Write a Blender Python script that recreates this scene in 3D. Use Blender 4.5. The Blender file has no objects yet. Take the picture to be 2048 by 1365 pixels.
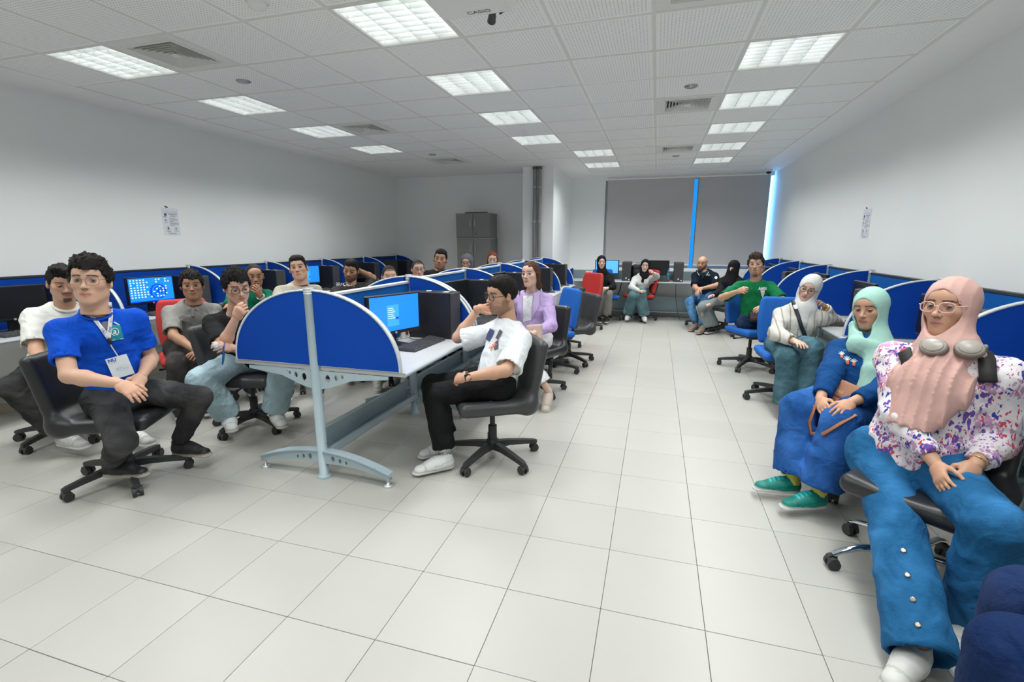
import bpy, bmesh, math, random
import numpy as np
from mathutils import Vector, Matrix, Euler

random.seed(7); np.random.seed(7)
SC = bpy.context.scene
COL = SC.collection
PI = math.pi

# ---------------------------------------------------------------- camera, sky, exposure
CAM_H, YAW, PITCH, FPX = 1.474, 0.2879, 0.2047, 959.2
cam_data = bpy.data.cameras.new('camera')
cam_data.sensor_fit = 'HORIZONTAL'; cam_data.sensor_width = 36.0
cam_data.lens = FPX / 2048 * 36.0; cam_data.clip_start = 0.05
cam = bpy.data.objects.new('camera', cam_data); COL.objects.link(cam)
cam.location = (0, 0, CAM_H); cam.rotation_euler = (PI/2 - PITCH, 0, YAW)
SC.camera = cam

world = bpy.data.worlds.new('daylight'); SC.world = world; world.use_nodes = True
wn = world.node_tree.nodes
wn['Background'].inputs[0].default_value = (0.12, 0.45, 1.0, 1)
wn['Background'].inputs[1].default_value = 10.0

SC.view_settings.view_transform = 'Standard'; SC.view_settings.look = 'None'
SC.view_settings.gamma = 1.0; SC.view_settings.use_curve_mapping = False
SC.view_settings.exposure = 0.0
SC.cycles.use_denoising = True
SC.cycles.max_bounces = 12; SC.cycles.diffuse_bounces = 10; SC.cycles.glossy_bounces = 3
SC.cycles.transmission_bounces = 4; SC.cycles.transparent_max_bounces = 6
SC.cycles.sample_clamp_indirect = 6.0
SC.cycles.caustics_reflective = False; SC.cycles.caustics_refractive = False
LAMP_W = 14.6          # watts of each ceiling fitting
LAMP_COL = (0.965, 1.0, 0.99)

# ---------------------------------------------------------------- tagging and linking
def tag(o, label=None, cat=None, group=None, kind=None):
    if label: o['label'] = label
    if cat: o['category'] = cat
    if group: o['group'] = group
    if kind: o['kind'] = kind
    return o
def empty(name, loc=(0, 0, 0), rz=0.0):
    o = bpy.data.objects.new(name, None); COL.objects.link(o)
    o.empty_display_size = 0.1; o.location = loc; o.rotation_euler = (0, 0, rz); return o
def link(name, me, parent=None, loc=None, rot=None):
    o = bpy.data.objects.new(name, me); COL.objects.link(o)
    if parent is not None: o.parent = parent
    if loc is not None: o.location = loc
    if rot is not None: o.rotation_euler = rot
    return o
def copy_tree(o, parent=None, **kw):
    c = o.copy(); COL.objects.link(c); c.parent = parent
    for k in list(kw): c[k] = kw[k]
    for ch in list(o.children): copy_tree(ch, c)
    return c

# ---------------------------------------------------------------- materials
MATS = {}
def mat(name, col, rough=0.6, metal=0.0, var=0.06, scale=8.0, bump=0.0, bscale=60.0, spec=0.5, emis=None, estr=0.0, coat=0.0):
    if name in MATS: return MATS[name]
    m = bpy.data.materials.new(name); m.use_nodes = True
    nt = m.node_tree; N = nt.nodes; L = nt.links; b = N['Principled BSDF']
    b.inputs['Roughness'].default_value = rough; b.inputs['Metallic'].default_value = metal
    b.inputs['Specular IOR Level'].default_value = spec
    if coat: b.inputs['Coat Weight'].default_value = coat; b.inputs['Coat Roughness'].default_value = 0.15
    tc = N.new('ShaderNodeTexCoord')
    if var > 0:
        no = N.new('ShaderNodeTexNoise'); no.inputs['Scale'].default_value = scale; no.inputs['Detail'].default_value = 3
        L.new(tc.outputs['Object'], no.inputs['Vector'])
        mx = N.new('ShaderNodeMix'); mx.data_type = 'RGBA'
        mx.inputs['A'].default_value = [c*(1-var) for c in col[:3]] + [1]
        mx.inputs['B'].default_value = [min(1, c*(1+var)) for c in col[:3]] + [1]
        L.new(no.outputs['Fac'], mx.inputs['Factor']); L.new(mx.outputs['Result'], b.inputs['Base Color'])
    else:
        b.inputs['Base Color'].default_value = (*col[:3], 1)
    if bump > 0:
        n2 = N.new('ShaderNodeTexNoise'); n2.inputs['Scale'].default_value = bscale; n2.inputs['Detail'].default_value = 4
        L.new(tc.outputs['Object'], n2.inputs['Vector'])
        bp = N.new('ShaderNodeBump'); bp.inputs['Strength'].default_value = bump; bp.inputs['Distance'].default_value = 0.01
        L.new(n2.outputs['Fac'], bp.inputs['Height']); L.new(bp.outputs['Normal'], b.inputs['Normal'])
    if emis is not None:
        b.inputs['Emission Color'].default_value = (*emis, 1); b.inputs['Emission Strength'].default_value = estr
    MATS[name] = m; return m
def attr_mat(name, rough=0.55, sss=0.0, bump=0.0, bscale=80.0, spec=0.4):
    """colour comes from the mesh's own painted colour (shoe soles, lips, hair line)"""
    if name in MATS: return MATS[name]
    m = bpy.data.materials.new(name); m.use_nodes = True
    nt = m.node_tree; N = nt.nodes; L = nt.links; b = N['Principled BSDF']
    at = N.new('ShaderNodeAttribute'); at.attribute_name = 'Col'
    L.new(at.outputs['Color'], b.inputs['Base Color'])
    b.inputs['Roughness'].default_value = rough; b.inputs['Specular IOR Level'].default_value = spec
    if sss: b.inputs['Subsurface Weight'].default_value = sss; b.inputs['Subsurface Radius'].default_value = (0.01, 0.004, 0.002); b.inputs['Subsurface Scale'].default_value = 0.4
    if bump:
        tc = N.new('ShaderNodeTexCoord'); n2 = N.new('ShaderNodeTexNoise'); n2.inputs['Scale'].default_value = bscale; n2.inputs['Detail'].default_value = 4
        L.new(tc.outputs['Object'], n2.inputs['Vector'])
        bp = N.new('ShaderNodeBump'); bp.inputs['Strength'].default_value = bump; bp.inputs['Distance'].default_value = 0.006
        L.new(n2.outputs['Fac'], bp.inputs['Height']); L.new(bp.outputs['Normal'], b.inputs['Normal'])
    MATS[name] = m; return m

def srgb(r, g, b):
    f = lambda c: (c/255/12.92) if c/255 <= 0.04045 else ((c/255+0.055)/1.055)**2.4
    return (f(r), f(g), f(b))

# ---------------------------------------------------------------- polygon builder
class MB:
    def __init__(s): s.v = []; s.f = []; s.sm = []
    def add(s, vs, fs, smooth=False, M=None):
        b = len(s.v)
        s.v += [tuple(M @ Vector(p)) if M is not None else tuple(p) for p in vs]
        s.f += [tuple(b+i for i in f) for f in fs]; s.sm += [smooth]*len(fs); return s
    def box(s, x0, x1, y0, y1, z0, z1, M=None):
        vs = [(x, y, z) for z in (z0, z1) for y in (y0, y1) for x in (x0, x1)]
        return s.add(vs, [(0,2,3,1), (4,5,7,6), (0,1,5,4), (2,6,7,3), (0,4,6,2), (1,3,7,5)], M=M)
    def rbox(s, x0, x1, y0, y1, z0, z1, c=0.006, M=None):
        """box with chamfered edges"""
        vs = []; 
        X = (x0, x1); Y = (y0, y1); Z = (z0, z1); idx = {}
        for i in (0, 1):
            for j in (0, 1):
                for k in (0, 1):
                    sx, sy, sz = 1-2*i, 1-2*j, 1-2*k
                    for a, p in enumerate(((X[i], Y[j]+sy*c, Z[k]+sz*c), (X[i]+sx*c, Y[j], Z[k]+sz*c), (X[i]+sx*c, Y[j]+sy*c, Z[k]))):
                        idx[i, j, k, a] = len(vs); vs.append(p)
        F = []
        for i in (0, 1): F.append([idx[i, j, k, 0] for j, k in ((0,0), (1,0), (1,1), (0,1))])
        for j in (0, 1): F.append([idx[i, j, k, 1] for i, k in ((0,0), (1,0), (1,1), (0,1))])
        for k in (0, 1): F.append([idx[i, j, k, 2] for i, j in ((0,0), (1,0), (1,1), (0,1))])
        for j in (0, 1):
            for k in (0, 1): F.append([idx[0,j,k,1], idx[1,j,k,1], idx[1,j,k,2], idx[0,j,k,2]])
        for i in (0, 1):
            for k in (0, 1): F.append([idx[i,0,k,0], idx[i,1,k,0], idx[i,1,k,2], idx[i,0,k,2]])
        for i in (0, 1):
            for j in (0, 1): F.append([idx[i,j,0,0], idx[i,j,1,0], idx[i,j,1,1], idx[i,j,0,1]])
        for i in (0, 1):
            for j in (0, 1):
                for k in (0, 1): F.append([idx[i,j,k,0], idx[i,j,k,1], idx[i,j,k,2]])
        return s.add(vs, F, M=M)
    def tube(s, pts, r, n=10, cap=True, smooth=True, flat=None):
        pts = [Vector(p) for p in pts]; m = len(pts)
        rs = r if isinstance(r, (list, tuple)) else [r]*m
        vs = []; up = None
        for i, p in enumerate(pts):
            d = (pts[min(i+1, m-1)] - pts[max(i-1, 0)]).normalized()
            if up is None: up = Vector((0, 0, 1)) if abs(d.z) < 0.9 else Vector((1, 0, 0))
            a = d.cross(up).normalized(); up = a.cross(d).normalized()
            for k in range(n):
                t = 2*PI*k/n
                vs.append(p + a*(rs[i]*math.cos(t)) + up*(rs[i]*math.sin(t)*(flat or 1)))
        fs = [(i*n+k, i*n+(k+1) % n, (i+1)*n+(k+1) % n, (i+1)*n+k) for i in range(m-1) for k in range(n)]
        s.add(vs, fs, smooth)
        if cap:
            s.add(vs[:n], [tuple(reversed(range(n)))]); s.add(vs[-n:], [tuple(range(n))])
        return s
    def lathe(s, prof, n=16, M=None, smooth=True):
        """prof: list of (r, z)"""
        vs = [(r*math.cos(2*PI*k/n), r*math.sin(2*PI*k/n), z) for r, z in prof for k in range(n)]
        m = len(prof)
        fs = [(i*n+k, i*n+(k+1) % n, (i+1)*n+(k+1) % n, (i+1)*n+k) for i in range(m-1) for k in range(n)]
        s.add(vs, fs, smooth, M)
        s.add(vs[:n], [tuple(reversed(range(n)))], False, M); s.add(vs[-n:], [tuple(range(n))], False, M); return s
    def prism(s, poly, y0, y1, M=None):
        """poly in (x, z), pushed along y"""
        n = len(poly)
        vs = [(x, y0, z) for x, z in poly] + [(x, y1, z) for x, z in poly]
        fs = [tuple(range(n)), tuple(reversed(range(n, 2*n)))] + [(i, i+n, (i+1) % n + n, (i+1) % n) for i in range(n)]
        return s.add(vs, fs, M=M)
    def mesh(s, name, m):
        me = bpy.data.meshes.new(name); me.from_pydata(s.v, [], s.f)
        me.polygons.foreach_set('use_smooth', s.sm)
        for x in (m if isinstance(m, (list, tuple)) else [m]): me.materials.append(x)
        bm = bmesh.new(); bm.from_mesh(me); bmesh.ops.recalc_face_normals(bm, faces=bm.faces); bm.to_mesh(me); bm.free()
        me.update(); return me
    def build(s, name, m, parent=None, loc=None, rot=None):
        return link(name, s.mesh(name, m), parent, loc, rot)

def plate(name, outer, holes, thick):
    """flat plate in the xz plane with real holes, centred on y=0"""
    cu = bpy.data.curves.new(name, 'CURVE'); cu.dimensions = '2D'; cu.fill_mode = 'BOTH'; cu.extrude = thick/2
    for ring in [outer] + holes:
        sp = cu.splines.new('POLY'); sp.points.add(len(ring)-1)
        for p, (x, z) in zip(sp.points, ring): p.co = (x, z, 0, 1)
        sp.use_cyclic_u = True
    o = bpy.data.objects.new(name, cu); COL.objects.link(o)
    dg = bpy.context.evaluated_depsgraph_get(); me = bpy.data.meshes.new_from_object(o.evaluated_get(dg))
    bpy.data.objects.remove(o); me.transform(Matrix.Rotation(PI/2, 4, 'X')); me.name = name; return me
def ell(cx, cz, rx, rz, n=14): return [(cx+rx*math.cos(2*PI*i/n), cz+rz*math.sin(2*PI*i/n)) for i in range(n)]
def text_mesh(txt, size, m, align='CENTER', ext=0.0, name='lettering', bold=0.0):
    cu = bpy.data.curves.new(name, 'FONT'); cu.body = txt; cu.size = size; cu.align_x = align; cu.align_y = 'CENTER'; cu.extrude = ext; cu.offset = bold
    o = bpy.data.objects.new(name, cu); COL.objects.link(o)
    dg = bpy.context.evaluated_depsgraph_get(); me = bpy.data.meshes.new_from_object(o.evaluated_get(dg))
    bpy.data.objects.remove(o); me.name = name; me.materials.clear(); me.materials.append(m); return me
# ================================================================ THE ROOM
XL, XR, YB, YF, YW, ZC = -5.42, 2.12, -1.6, 9.55, 10.65, 2.79
CX0, CX1, CY0 = -2.40, -1.83, 8.80          # column
M_wall = mat('wall_paint', (0.86, 0.875, 0.87), 0.55, var=0.02, scale=1.5, bump=0.03, bscale=180)
M_gyp = mat('gypsum_paint', (0.87, 0.87, 0.86), 0.65, var=0.02)
M_tbar = mat('ceiling_runner_paint', (0.74, 0.72, 0.68), 0.5, var=0.04)
M_grout = mat('grout', (0.30, 0.27, 0.22), 0.9)
M_white = mat('white_plastic', (0.80, 0.80, 0.78), 0.4, var=0.02)
M_black = mat('black_plastic', (0.016, 0.016, 0.018), 0.42, var=0.1)
M_dgrey = mat('dark_grey_plastic', (0.05, 0.05, 0.053), 0.5, var=0.12, scale=20)
M_chrome = mat('chrome', (0.85, 0.85, 0.87), 0.09, 1.0, var=0.0)
M_alu = mat('aluminium', (0.72, 0.73, 0.74), 0.35, 0.7, var=0.04)

def structure(o, label=None): o['kind'] = 'structure'; return o

# floor: slab, then single ceramic tiles with open joints
floor = structure(MB().box(XL-.1, XR+.1, YB-.1, YW+.1, -0.10, -0.006).build('floor', M_grout))
def floor_tile_mat():
    m = mat('floor_tile', (0.475, 0.462, 0.425), 0.34, var=0.03, scale=3.0, spec=0.45)
    N = m.node_tree.nodes; L = m.node_tree.links; b = N['Principled BSDF']
    no = N.new('ShaderNodeTexNoise'); no.inputs['Scale'].default_value = 900; no.inputs['Detail'].default_value = 1
    geo = N.new('ShaderNodeNewGeometry'); L.new(geo.outputs['Position'], no.inputs['Vector'])
    oi = N.new('ShaderNodeObjectInfo')
    base = b.inputs['Base Color'].links[0].from_socket
    m1 = N.new('ShaderNodeMix'); m1.data_type = 'RGBA'; m1.blend_type = 'MULTIPLY'; m1.inputs['Factor'].default_value = 1
    cr = N.new('ShaderNodeMapRange'); cr.inputs['From Min'].default_value = 0.3; cr.inputs['From Max'].default_value = 0.7; cr.inputs['To Min'].default_value = 0.94; cr.inputs['To Max'].default_value = 1.04
    L.new(no.outputs['Fac'], cr.inputs['Value'])
    mr = N.new('ShaderNodeMapRange'); mr.inputs['To Min'].default_value = 0.965; mr.inputs['To Max'].default_value = 1.03
    L.new(oi.outputs['Random'], mr.inputs['Value'])
    mu = N.new('ShaderNodeMath'); mu.operation = 'MULTIPLY'; L.new(cr.outputs['Result'], mu.inputs[0]); L.new(mr.outputs['Result'], mu.inputs[1])
    cc = N.new('ShaderNodeCombineColor')
    for i in range(3): L.new(mu.outputs[0], cc.inputs[i])
    L.new(base, m1.inputs['A']); L.new(cc.outputs['Color'], m1.inputs['B']); L.new(m1.outputs['Result'], b.inputs['Base Color'])
    return m
M_tile = floor_tile_mat()
TS = 0.40; TX0, TY0 = -0.5349, 2.1344
tile_me = MB().rbox(-TS/2+.0011, TS/2-.0011, -TS/2+.0011, TS/2-.0011, -0.012, 0.0, 0.0012).mesh('floor_tile', M_tile)
tiles = []
for i in range(-13, 7):
    for j in range(-10, 22):
        x, y = TX0+(i+.5)*TS, TY0+(j+.5)*TS
        if XL-.2 < x < XR+.2 and YB-.2 < y < YW+.2: tiles.append((x, y))
def tile_rank(p):
    x, y = p; c, s = math.cos(YAW), math.sin(YAW)
    u, v = x*c+y*s, -x*s+y*c
    z = v*math.cos(PITCH)+CAM_H*math.sin(PITCH)
    if z < .3: return 99
    px = 1024+FPX*u/z; py = 682-FPX*(-CAM_H*math.cos(PITCH)+v*math.sin(PITCH))/z
    if not (-60 < px < 2108 and 500 < py < 1440): return 99
    if x < -4.9 or x > 1.75: return 50+z
    return z
tiles.sort(key=tile_rank)
for x, y in tiles[:300]: link('floor_tile', tile_me, floor, (x, y, 0))
rest = MB()
for x, y in tiles[300:]: rest.box(x-TS/2+.0011, x+TS/2-.0011, y-TS/2+.0011, y+TS/2-.0011, -0.012, 0)
o = rest.build('floor_tile_field', M_tile, floor); o['kind'] = 'stuff'

# walls
structure(MB().box(XL-.15, XL, YB-.1, YF+.15, 0, 3.2).build('wall_left', M_wall))
structure(MB().box(XR, XR+.15, YB-.1, YW+.3, 0, 3.2).build('wall_right', M_wall))
structure(MB().box(XL-.15, XR+.15, YB-.15, YB, 0, 3.2).build('wall_front', M_wall))
structure(MB().box(XL, CX0, YF, YF+.15, 0, 3.2).build('wall_far_left', M_wall))
structure(MB().box(CX0, CX1, CY0, YW+.15, 0, 3.2).build('wall_column', M_wall))
w = MB(); WX0, WX1, WZ0, WZ1 = -1.10, 2.09, 0.93, 2.72
w.box(CX1, WX0, YW, YW+.2, 0, 3.2); w.box(WX0, WX1, YW, YW+.2, 0, WZ0); w.box(WX0, WX1, YW, YW+.2, WZ1, 3.2)
structure(w.build('wall_window', M_wall))
structure(MB().box(CX1, XR, 10.12, YW-.001, 0, 0.90).build('trim_1', M_wall))       # low ledge under the windows
for nm, a in (('baseboard_left', (XL, XL+.012, YB, YF, 0, .08)), ('baseboard_right', (XR-.012, XR, YB, 10.12, 0, .08))):
    structure(MB().box(*a).build(nm, mat('baseboard_tile', (0.45, 0.40, 0.33), 0.4)))

# windows: frames, mullion, panes; blinds are things of their own
M_frame = mat('window_frame_metal', (0.62, 0.66, 0.70), 0.35, 0.3, var=0.03)
M_glass = mat('window_glass', (0.012, 0.075, 0.115), 0.02, var=0.0); gb = M_glass.node_tree.nodes['Principled BSDF']; gb.inputs['Transmission Weight'].default_value = 1; gb.inputs['IOR'].default_value = 1.01
def window(n, x0, x1):
    wo = MB(); t = .045
    wo.box(x0, x0+t, YW+.08, YW+.14, WZ0, WZ1).box(x1-t, x1, YW+.08, YW+.14, WZ0, WZ1)
    wo.box(x0+t, x1-t, YW+.08, YW+.14, WZ0, WZ0+t).box(x0+t, x1-t, YW+.08, YW+.14, WZ1-t, WZ1).box(x0+t, x1-t, YW+.08, YW+.14, 1.86, 1.90)
    f = structure(wo.build('window_%d' % n, M_frame))
    for z0, z1 in ((WZ0+t, 1.86), (1.90, WZ1-t)): MB().box(x0+t, x1-t, YW+.108, YW+.112, z0, z1).build('pane', M_glass, f)
window(1, WX0, 0.655); window(2, 0.725, 2.025)
M_blind = mat('blind_fabric', (0.50, 0.49, 0.495), 0.9, var=0.05, scale=120, bump=0.1, bscale=400)
def blind(x0, x1, label):
    r = empty('roller_blind', ((x0+x1)/2, YW-.03, 1.0)); h = (x1-x0)/2
    fab = MB()
    n = 12
    prev = [( -h, 0, 0), (h, 0, 0)]
    vs = []; fs = []
    for k in range(n+1):
        z = k/n*1.735; y = .004*math.sin(k*0.7); vs += [(-h, y, z), (h, y, z), (h, y+.003, z), (-h, y+.003, z)]
    for k in range(n):
        a = k*4
        for q in range(4): fs.append((a+q, a+(q+1) % 4, a+4+(q+1) % 4, a+4+q))
    fab.add(vs, fs).build('fabric', M_blind, r)
    MB().tube([(-h, .002, 0), (h, .002, 0)], .012, 10).build('bottom_bar', M_white, r)
    MB().tube([(-h, .015, 1.745), (h, .015, 1.745)], .024, 12).build('roller_tube', M_white, r)
    tag(r, label, 'blind', 'window blinds')
MB().box(.655, .725, YW+.108, YW+.112, WZ0, WZ1).build('pane', M_glass, bpy.data.objects['window_1'])
blind(-1.05, .645, 'wide grey roller blind beside the white column'); blind(.735, 2.02, 'narrower grey roller blind beside the bright slit of daylight')

# ceiling: slab, gypsum border, runners, perforated tiles
ceil = structure(MB().box(XL-.15, XR+.15, YB-.15, YW+.3, 3.05, 3.2).build('ceiling', M_gyp))
GX, GY, GS = -0.695, 3.254, 0.6
def jmax(i): return 7 if i <= -6 else (8 if i <= -2 else 11)
JMIN = -7
gx = lambda i: GX+GS*i
gy = lambda j: GY+GS*j
g = MB()
z0, z1 = ZC, ZC+.03
g.box(XL, gx(-7), YB, YF, z0, z1).box(gx(4), XR, YB, YW, z0, z1)
g.box(gx(-7), gx(4), YB, gy(JMIN), z0, z1)
g.box(gx(-7), gx(-5), gy(7), YF, z0, z1).box(gx(-5), gx(-1), gy(8), YW, z0, z1).box(gx(-1), gx(4), gy(11), YW, z0, z1)
g.box(XL, CX0, YF, YF+.01, z0, z1)
g.build('gypsum_border', M_gyp, ceil)
def perforated():
    m = mat('perforated_tile', (0.89, 0.90, 0.88), 0.75, var=0.02, scale=2)
    N = m.node_tree.nodes; L = m.node_tree.links; b = N['Principled BSDF']
    tc = N.new('ShaderNodeTexCoord'); sep = N.new('ShaderNodeSeparateXYZ'); L.new(tc.outputs['Object'], sep.inputs[0])
    def mth(op, a, bb=None):
        n = N.new('ShaderNodeMath'); n.operation = op
        for k, q in enumerate((a, bb)):
            if q is None: continue
            if isinstance(q, (int, float)): n.inputs[k].default_value = q
            else: L.new(q, n.inputs[k])
        return n.outputs[0]
    sp = 0.0215
    fx = mth('SUBTRACT', mth('FRACT', mth('DIVIDE', mth('ADD', sep.outputs[0], 5.0), sp)), .5)
    fy = mth('SUBTRACT', mth('FRACT', mth('DIVIDE', mth('ADD', sep.outputs[1], 5.0), sp)), .5)
    d = mth('SQRT', mth('ADD', mth('MULTIPLY', fx, fx), mth('MULTIPLY', fy, fy)))
    hole = mth('LESS_THAN', d, 0.17)
    inx = mth('LESS_THAN', mth('ABSOLUTE', sep.outputs[0]), .268); iny = mth('LESS_THAN', mth('ABSOLUTE', sep.outputs[1]), .268)
    hole = mth('MULTIPLY', hole, mth('MULTIPLY', inx, iny))
    mx = N.new('ShaderNodeMix'); mx.data_type = 'RGBA'; base = b.inputs['Base Color'].links[0].from_socket
    L.new(base, mx.inputs['A']); mx.inputs['B'].default_value = (0.40, 0.41, 0.41, 1); L.new(hole, mx.inputs['Factor'])
    L.new(mx.outputs['Result'], b.inputs['Base Color']); return m
M_perf = perforated()
ct_me = MB().rbox(-.292, .292, -.292, .292, -.002, .012, .002).mesh('ceiling_tile', M_perf)
LIGHTS = [(-6, -1), (-6, 1), (-6, 3), (-6, 5), (-2, -1), (-2, 1), (-2, 3), (-2, 5), (-1, 7), (-1, 9), (2, 1), (2, 3), (2, 5), (2, 7), (2, 9), (2, -1), (-6, -3), (-2, -3), (2, -3), (-6, -5), (-2, -5), (2, -5)]  # rows nearest the camera are unseen, added to light the foreground
VENTS = [(-5, -1), (-5, 3), (-5, 7), (1, -1), (1, 3), (1, 7)]
for i in range(-7, 4):
    for j in range(JMIN, jmax(i)):
        if (i, j) in LIGHTS or (i, j) in VENTS: continue
        t = link('ceiling_tile', ct_me, ceil, (gx(i)+.3, gy(j)+.3, ZC+.001))
        if random.random() < .12: t.location.z -= .002; t.rotation_euler = (random.uniform(-.006, .006), random.uniform(-.006, .006), 0)
for i in range(-7, 5):
    j1 = max(jmax(i) if i < 4 else 11, jmax(i-1) if i > -7 else 0)
    MB().box(gx(i)-.012, gx(i)+.012, gy(JMIN), gy(j1)+.012, ZC-.004, ZC+.02).build('ceiling_runner', M_tbar, ceil)
for j in range(JMIN, 12):
    a = -7 if j <= 7 else (-5 if j <= 8 else -1)
    MB().box(gx(a), gx(4), gy(j)-.012, gy(j)+.012, ZC-.0038, ZC+.019).build('ceiling_runner', M_tbar, ceil)

# recessed louvre lights
M_lamp = mat('lamp_tube', (1, 1, 1), 0.5, var=0, emis=(0.97, 1.0, 0.98), estr=4.0)
M_refl = mat('lamp_reflector', (0.86, 0.87, 0.86), 0.25, 0.0, var=0.02)
M_louv = mat('lamp_louvre', (0.80, 0.82, 0.82), 0.25, 0.35, var=0.05, scale=30)
h = .290; L_parts = []
fr = MB()
for a in (-h, h-.010):
    fr.box(a, a+.010, -h, h, -.006, .006).box(-h, h, a, a+.010, -.006, .006)
L_parts.append(('frame', fr.mesh('frame', M_white)))
rf = MB(); rf.box(-h+.01, h-.01, -h+.01, h-.01, .112, .116)
for a in (-h+.008, h-.012): rf.box(a, a+.004, -h+.01, h-.01, 0.001, .112).box(-h+.01, h-.01, a, a+.004, .001, .112)
L_parts.append(('reflector', rf.mesh('reflector', M_refl)))
lv = MB()
for k in range(1, 4):
    x = -h+.01+(2*h-.02)*k/4; lv.prism([(x-.0035, .048), (x+.0035, .048), (x+.001, .0), (x-.001, .0)], -h+.01, h-.01)
for k in range(1, 8):
    y = -h+.01+(2*h-.02)*k/8; lv.box(-h+.01, h-.01, y-.001, y+.001, .003, .045)
L_parts.append(('louvre', lv.mesh('louvre', M_louv)))
tube_me = MB().tube([(0, -h+.03, 0), (0, h-.03, 0)], .013, 8).mesh('tube', M_lamp)
RL = ['first', 'second', 'third', 'fourth', 'fifth', 'sixth', 'seventh', 'eighth']
def ceiling_light(i, j, label):
    r = empty('ceiling_light', (gx(i)+.3, gy(j)+.3, ZC))
    for n, me in L_parts: link(n, me, r)
    for k in range(4): link('tube', tube_me, r, (-h+.01+(2*h-.02)*(k+.5)/4, 0, .075))
    ld = bpy.data.lights.new('lamp_light', 'AREA'); ld.shape = 'SQUARE'; ld.size = .54; ld.energy = LAMP_W; ld.color = LAMP_COL; ld.spread = math.radians(138)
    lo = bpy.data.objects.new('lamp_light', ld); COL.objects.link(lo); lo.parent = r; lo.location = (0, 0, -.008)
    tag(r, label, 'ceiling light', 'louvred ceiling lights')
rowname = {-6: 'along the left wall', -2: 'in the middle row', -1: 'in the middle row', 2: 'along the right wall'}
for i, j in LIGHTS:
    same = sorted(q for p, q in LIGHTS if rowname[p] == rowname[i] and q >= (-1 if p != 2 else 1))
    if j in same: lab = 'square louvred ceiling light %s, %s from the front' % (rowname[i], RL[same.index(j)])
    else: lab = 'unseen square louvred ceiling light above the camera side, %s, %s row behind' % (rowname[i], RL[max(0, (-1-j)//2)])
    ceiling_light(i, j, lab)

# square four-way air diffusers
M_vent = mat('vent_paint', (0.76, 0.755, 0.72), 0.5, var=0.04)
M_dark = mat('duct_dark', (0.01, 0.01, 0.012), 0.9)
def ring(b, r0, z0, r1, z1, t=.0025):
    for q in range(4):
        R = Matrix.Rotation(q*PI/2, 4, 'Z')
        b.add([(-r0, -r0, z0), (r0, -r0, z0), (r1, -r1, z1), (-r1, -r1, z1), (-r0, -r0, z0+t), (r0, -r0, z0+t), (r1, -r1, z1+t), (-r1, -r1, z1+t)],
              [(0,1,2,3), (4,7,6,5), (0,4,5,1), (3,2,6,7)], M=R)
vparts = []
b = MB(); ring(b, .29, -.002, .225, -.002, .01); ring(b, .225, -.008, .205, -.008, .008); vparts.append(('frame', b.mesh('frame', M_vent)))
vparts.append(('duct', MB().box(-.22, .22, -.22, .22, .09, .1).mesh('duct', M_dark)))
slat_me = []
for k in range(6):
    b = MB(); r = .205-.029*k; ring(b, r-.002, -.008, r-.021, .024); slat_me.append(b.mesh('slat', M_vent))
vparts.append(('centre_plate', MB().box(-.028, .028, -.028, .028, -.009, -.005).mesh('centre_plate', M_vent)))
VL = {(-5, -1): 'square air diffuser beside the nearest light on the left', (-5, 3): 'square air diffuser halfway down the left side of the ceiling', (-5, 7): 'farthest square air diffuser near the far left ceiling edge',
      (1, -1): 'square air diffuser at the top edge, right of the projector', (1, 3): 'square air diffuser beside the second light along the right wall', (1, 7): 'far square air diffuser on the right side of the ceiling'}
for i, j in VENTS:
    r = empty('air_diffuser', (gx(i)+.3, gy(j)+.3, ZC))
    for n, me in vparts: link(n, me, r)
    for me in slat_me: link('slat', me, r)
    tag(r, VL[i, j], 'air vent', 'ceiling air diffusers')

# small ceiling fittings
def disc_fitting(name, x, y, prof, m, label, cat, ringm=None):
    r = empty(name, (x, y, ZC-.001))
    MB().lathe(prof, 20).build('body', m, r)
    MB().lathe([(prof[0][0]+.012, 0), (prof[0][0]+.012, -.006), (prof[0][0]-.004, -.008)], 20).build('rim', ringm or M_white, r)
    tag(r, label, cat)
M_steel = mat('brushed_steel', (0.42, 0.42, 0.43), 0.3, 0.8)
spk = [(.045, 0), (.045, -.012), (.03, -.016), (.0, -.016)]
disc_fitting('ceiling_speaker', -3.395, 3.55, spk, M_steel, 'round steel ceiling fitting between the left lights', 'ceiling fitting', M_steel)
disc_fitting('ceiling_speaker', .205, 4.754, spk, M_steel, 'round steel ceiling fitting in front of the right diffuser', 'ceiling fitting', M_steel)
disc_fitting('ceiling_speaker', .205, 8.35, spk, M_steel, 'small far steel ceiling fitting near the window blinds', 'ceiling fitting', M_steel)
disc_fitting('ceiling_speaker', -3.395, 7.15, spk, M_steel, 'small far steel ceiling fitting beside the far left diffuser', 'ceiling fitting', M_steel)
disc_fitting('smoke_detector', -1.6, 6.0, [(.05, 0), (.05, -.02), (.042, -.035), (.03, -.04), (.0, -.042)], M_white, 'white smoke detector in front of the fourth middle light', 'smoke detector')
disc_fitting('smoke_detector', -2.22, 2.48, [(.05, 0), (.05, -.02), (.042, -.035), (.03, -.04), (.0, -.042)], M_white, 'white smoke detector cut by the top edge, left of the nearest middle light', 'smoke detector')
# security camera
r = empty('security_camera', (1.92, 10.35, ZC-.001))
MB().lathe([(.06, 0), (.06, -.03), (.052, -.04)], 20).build('base', M_white, r)
MB().lathe([(.046, -.04), (.043, -.06), (.03, -.078), (.0, -.085)], 20).build('dome', mat('smoked_dome', (0.01, 0.01, 0.012), 0.1), r)
tag(r, 'small white dome security camera in the corner above the window', 'camera')

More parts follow.
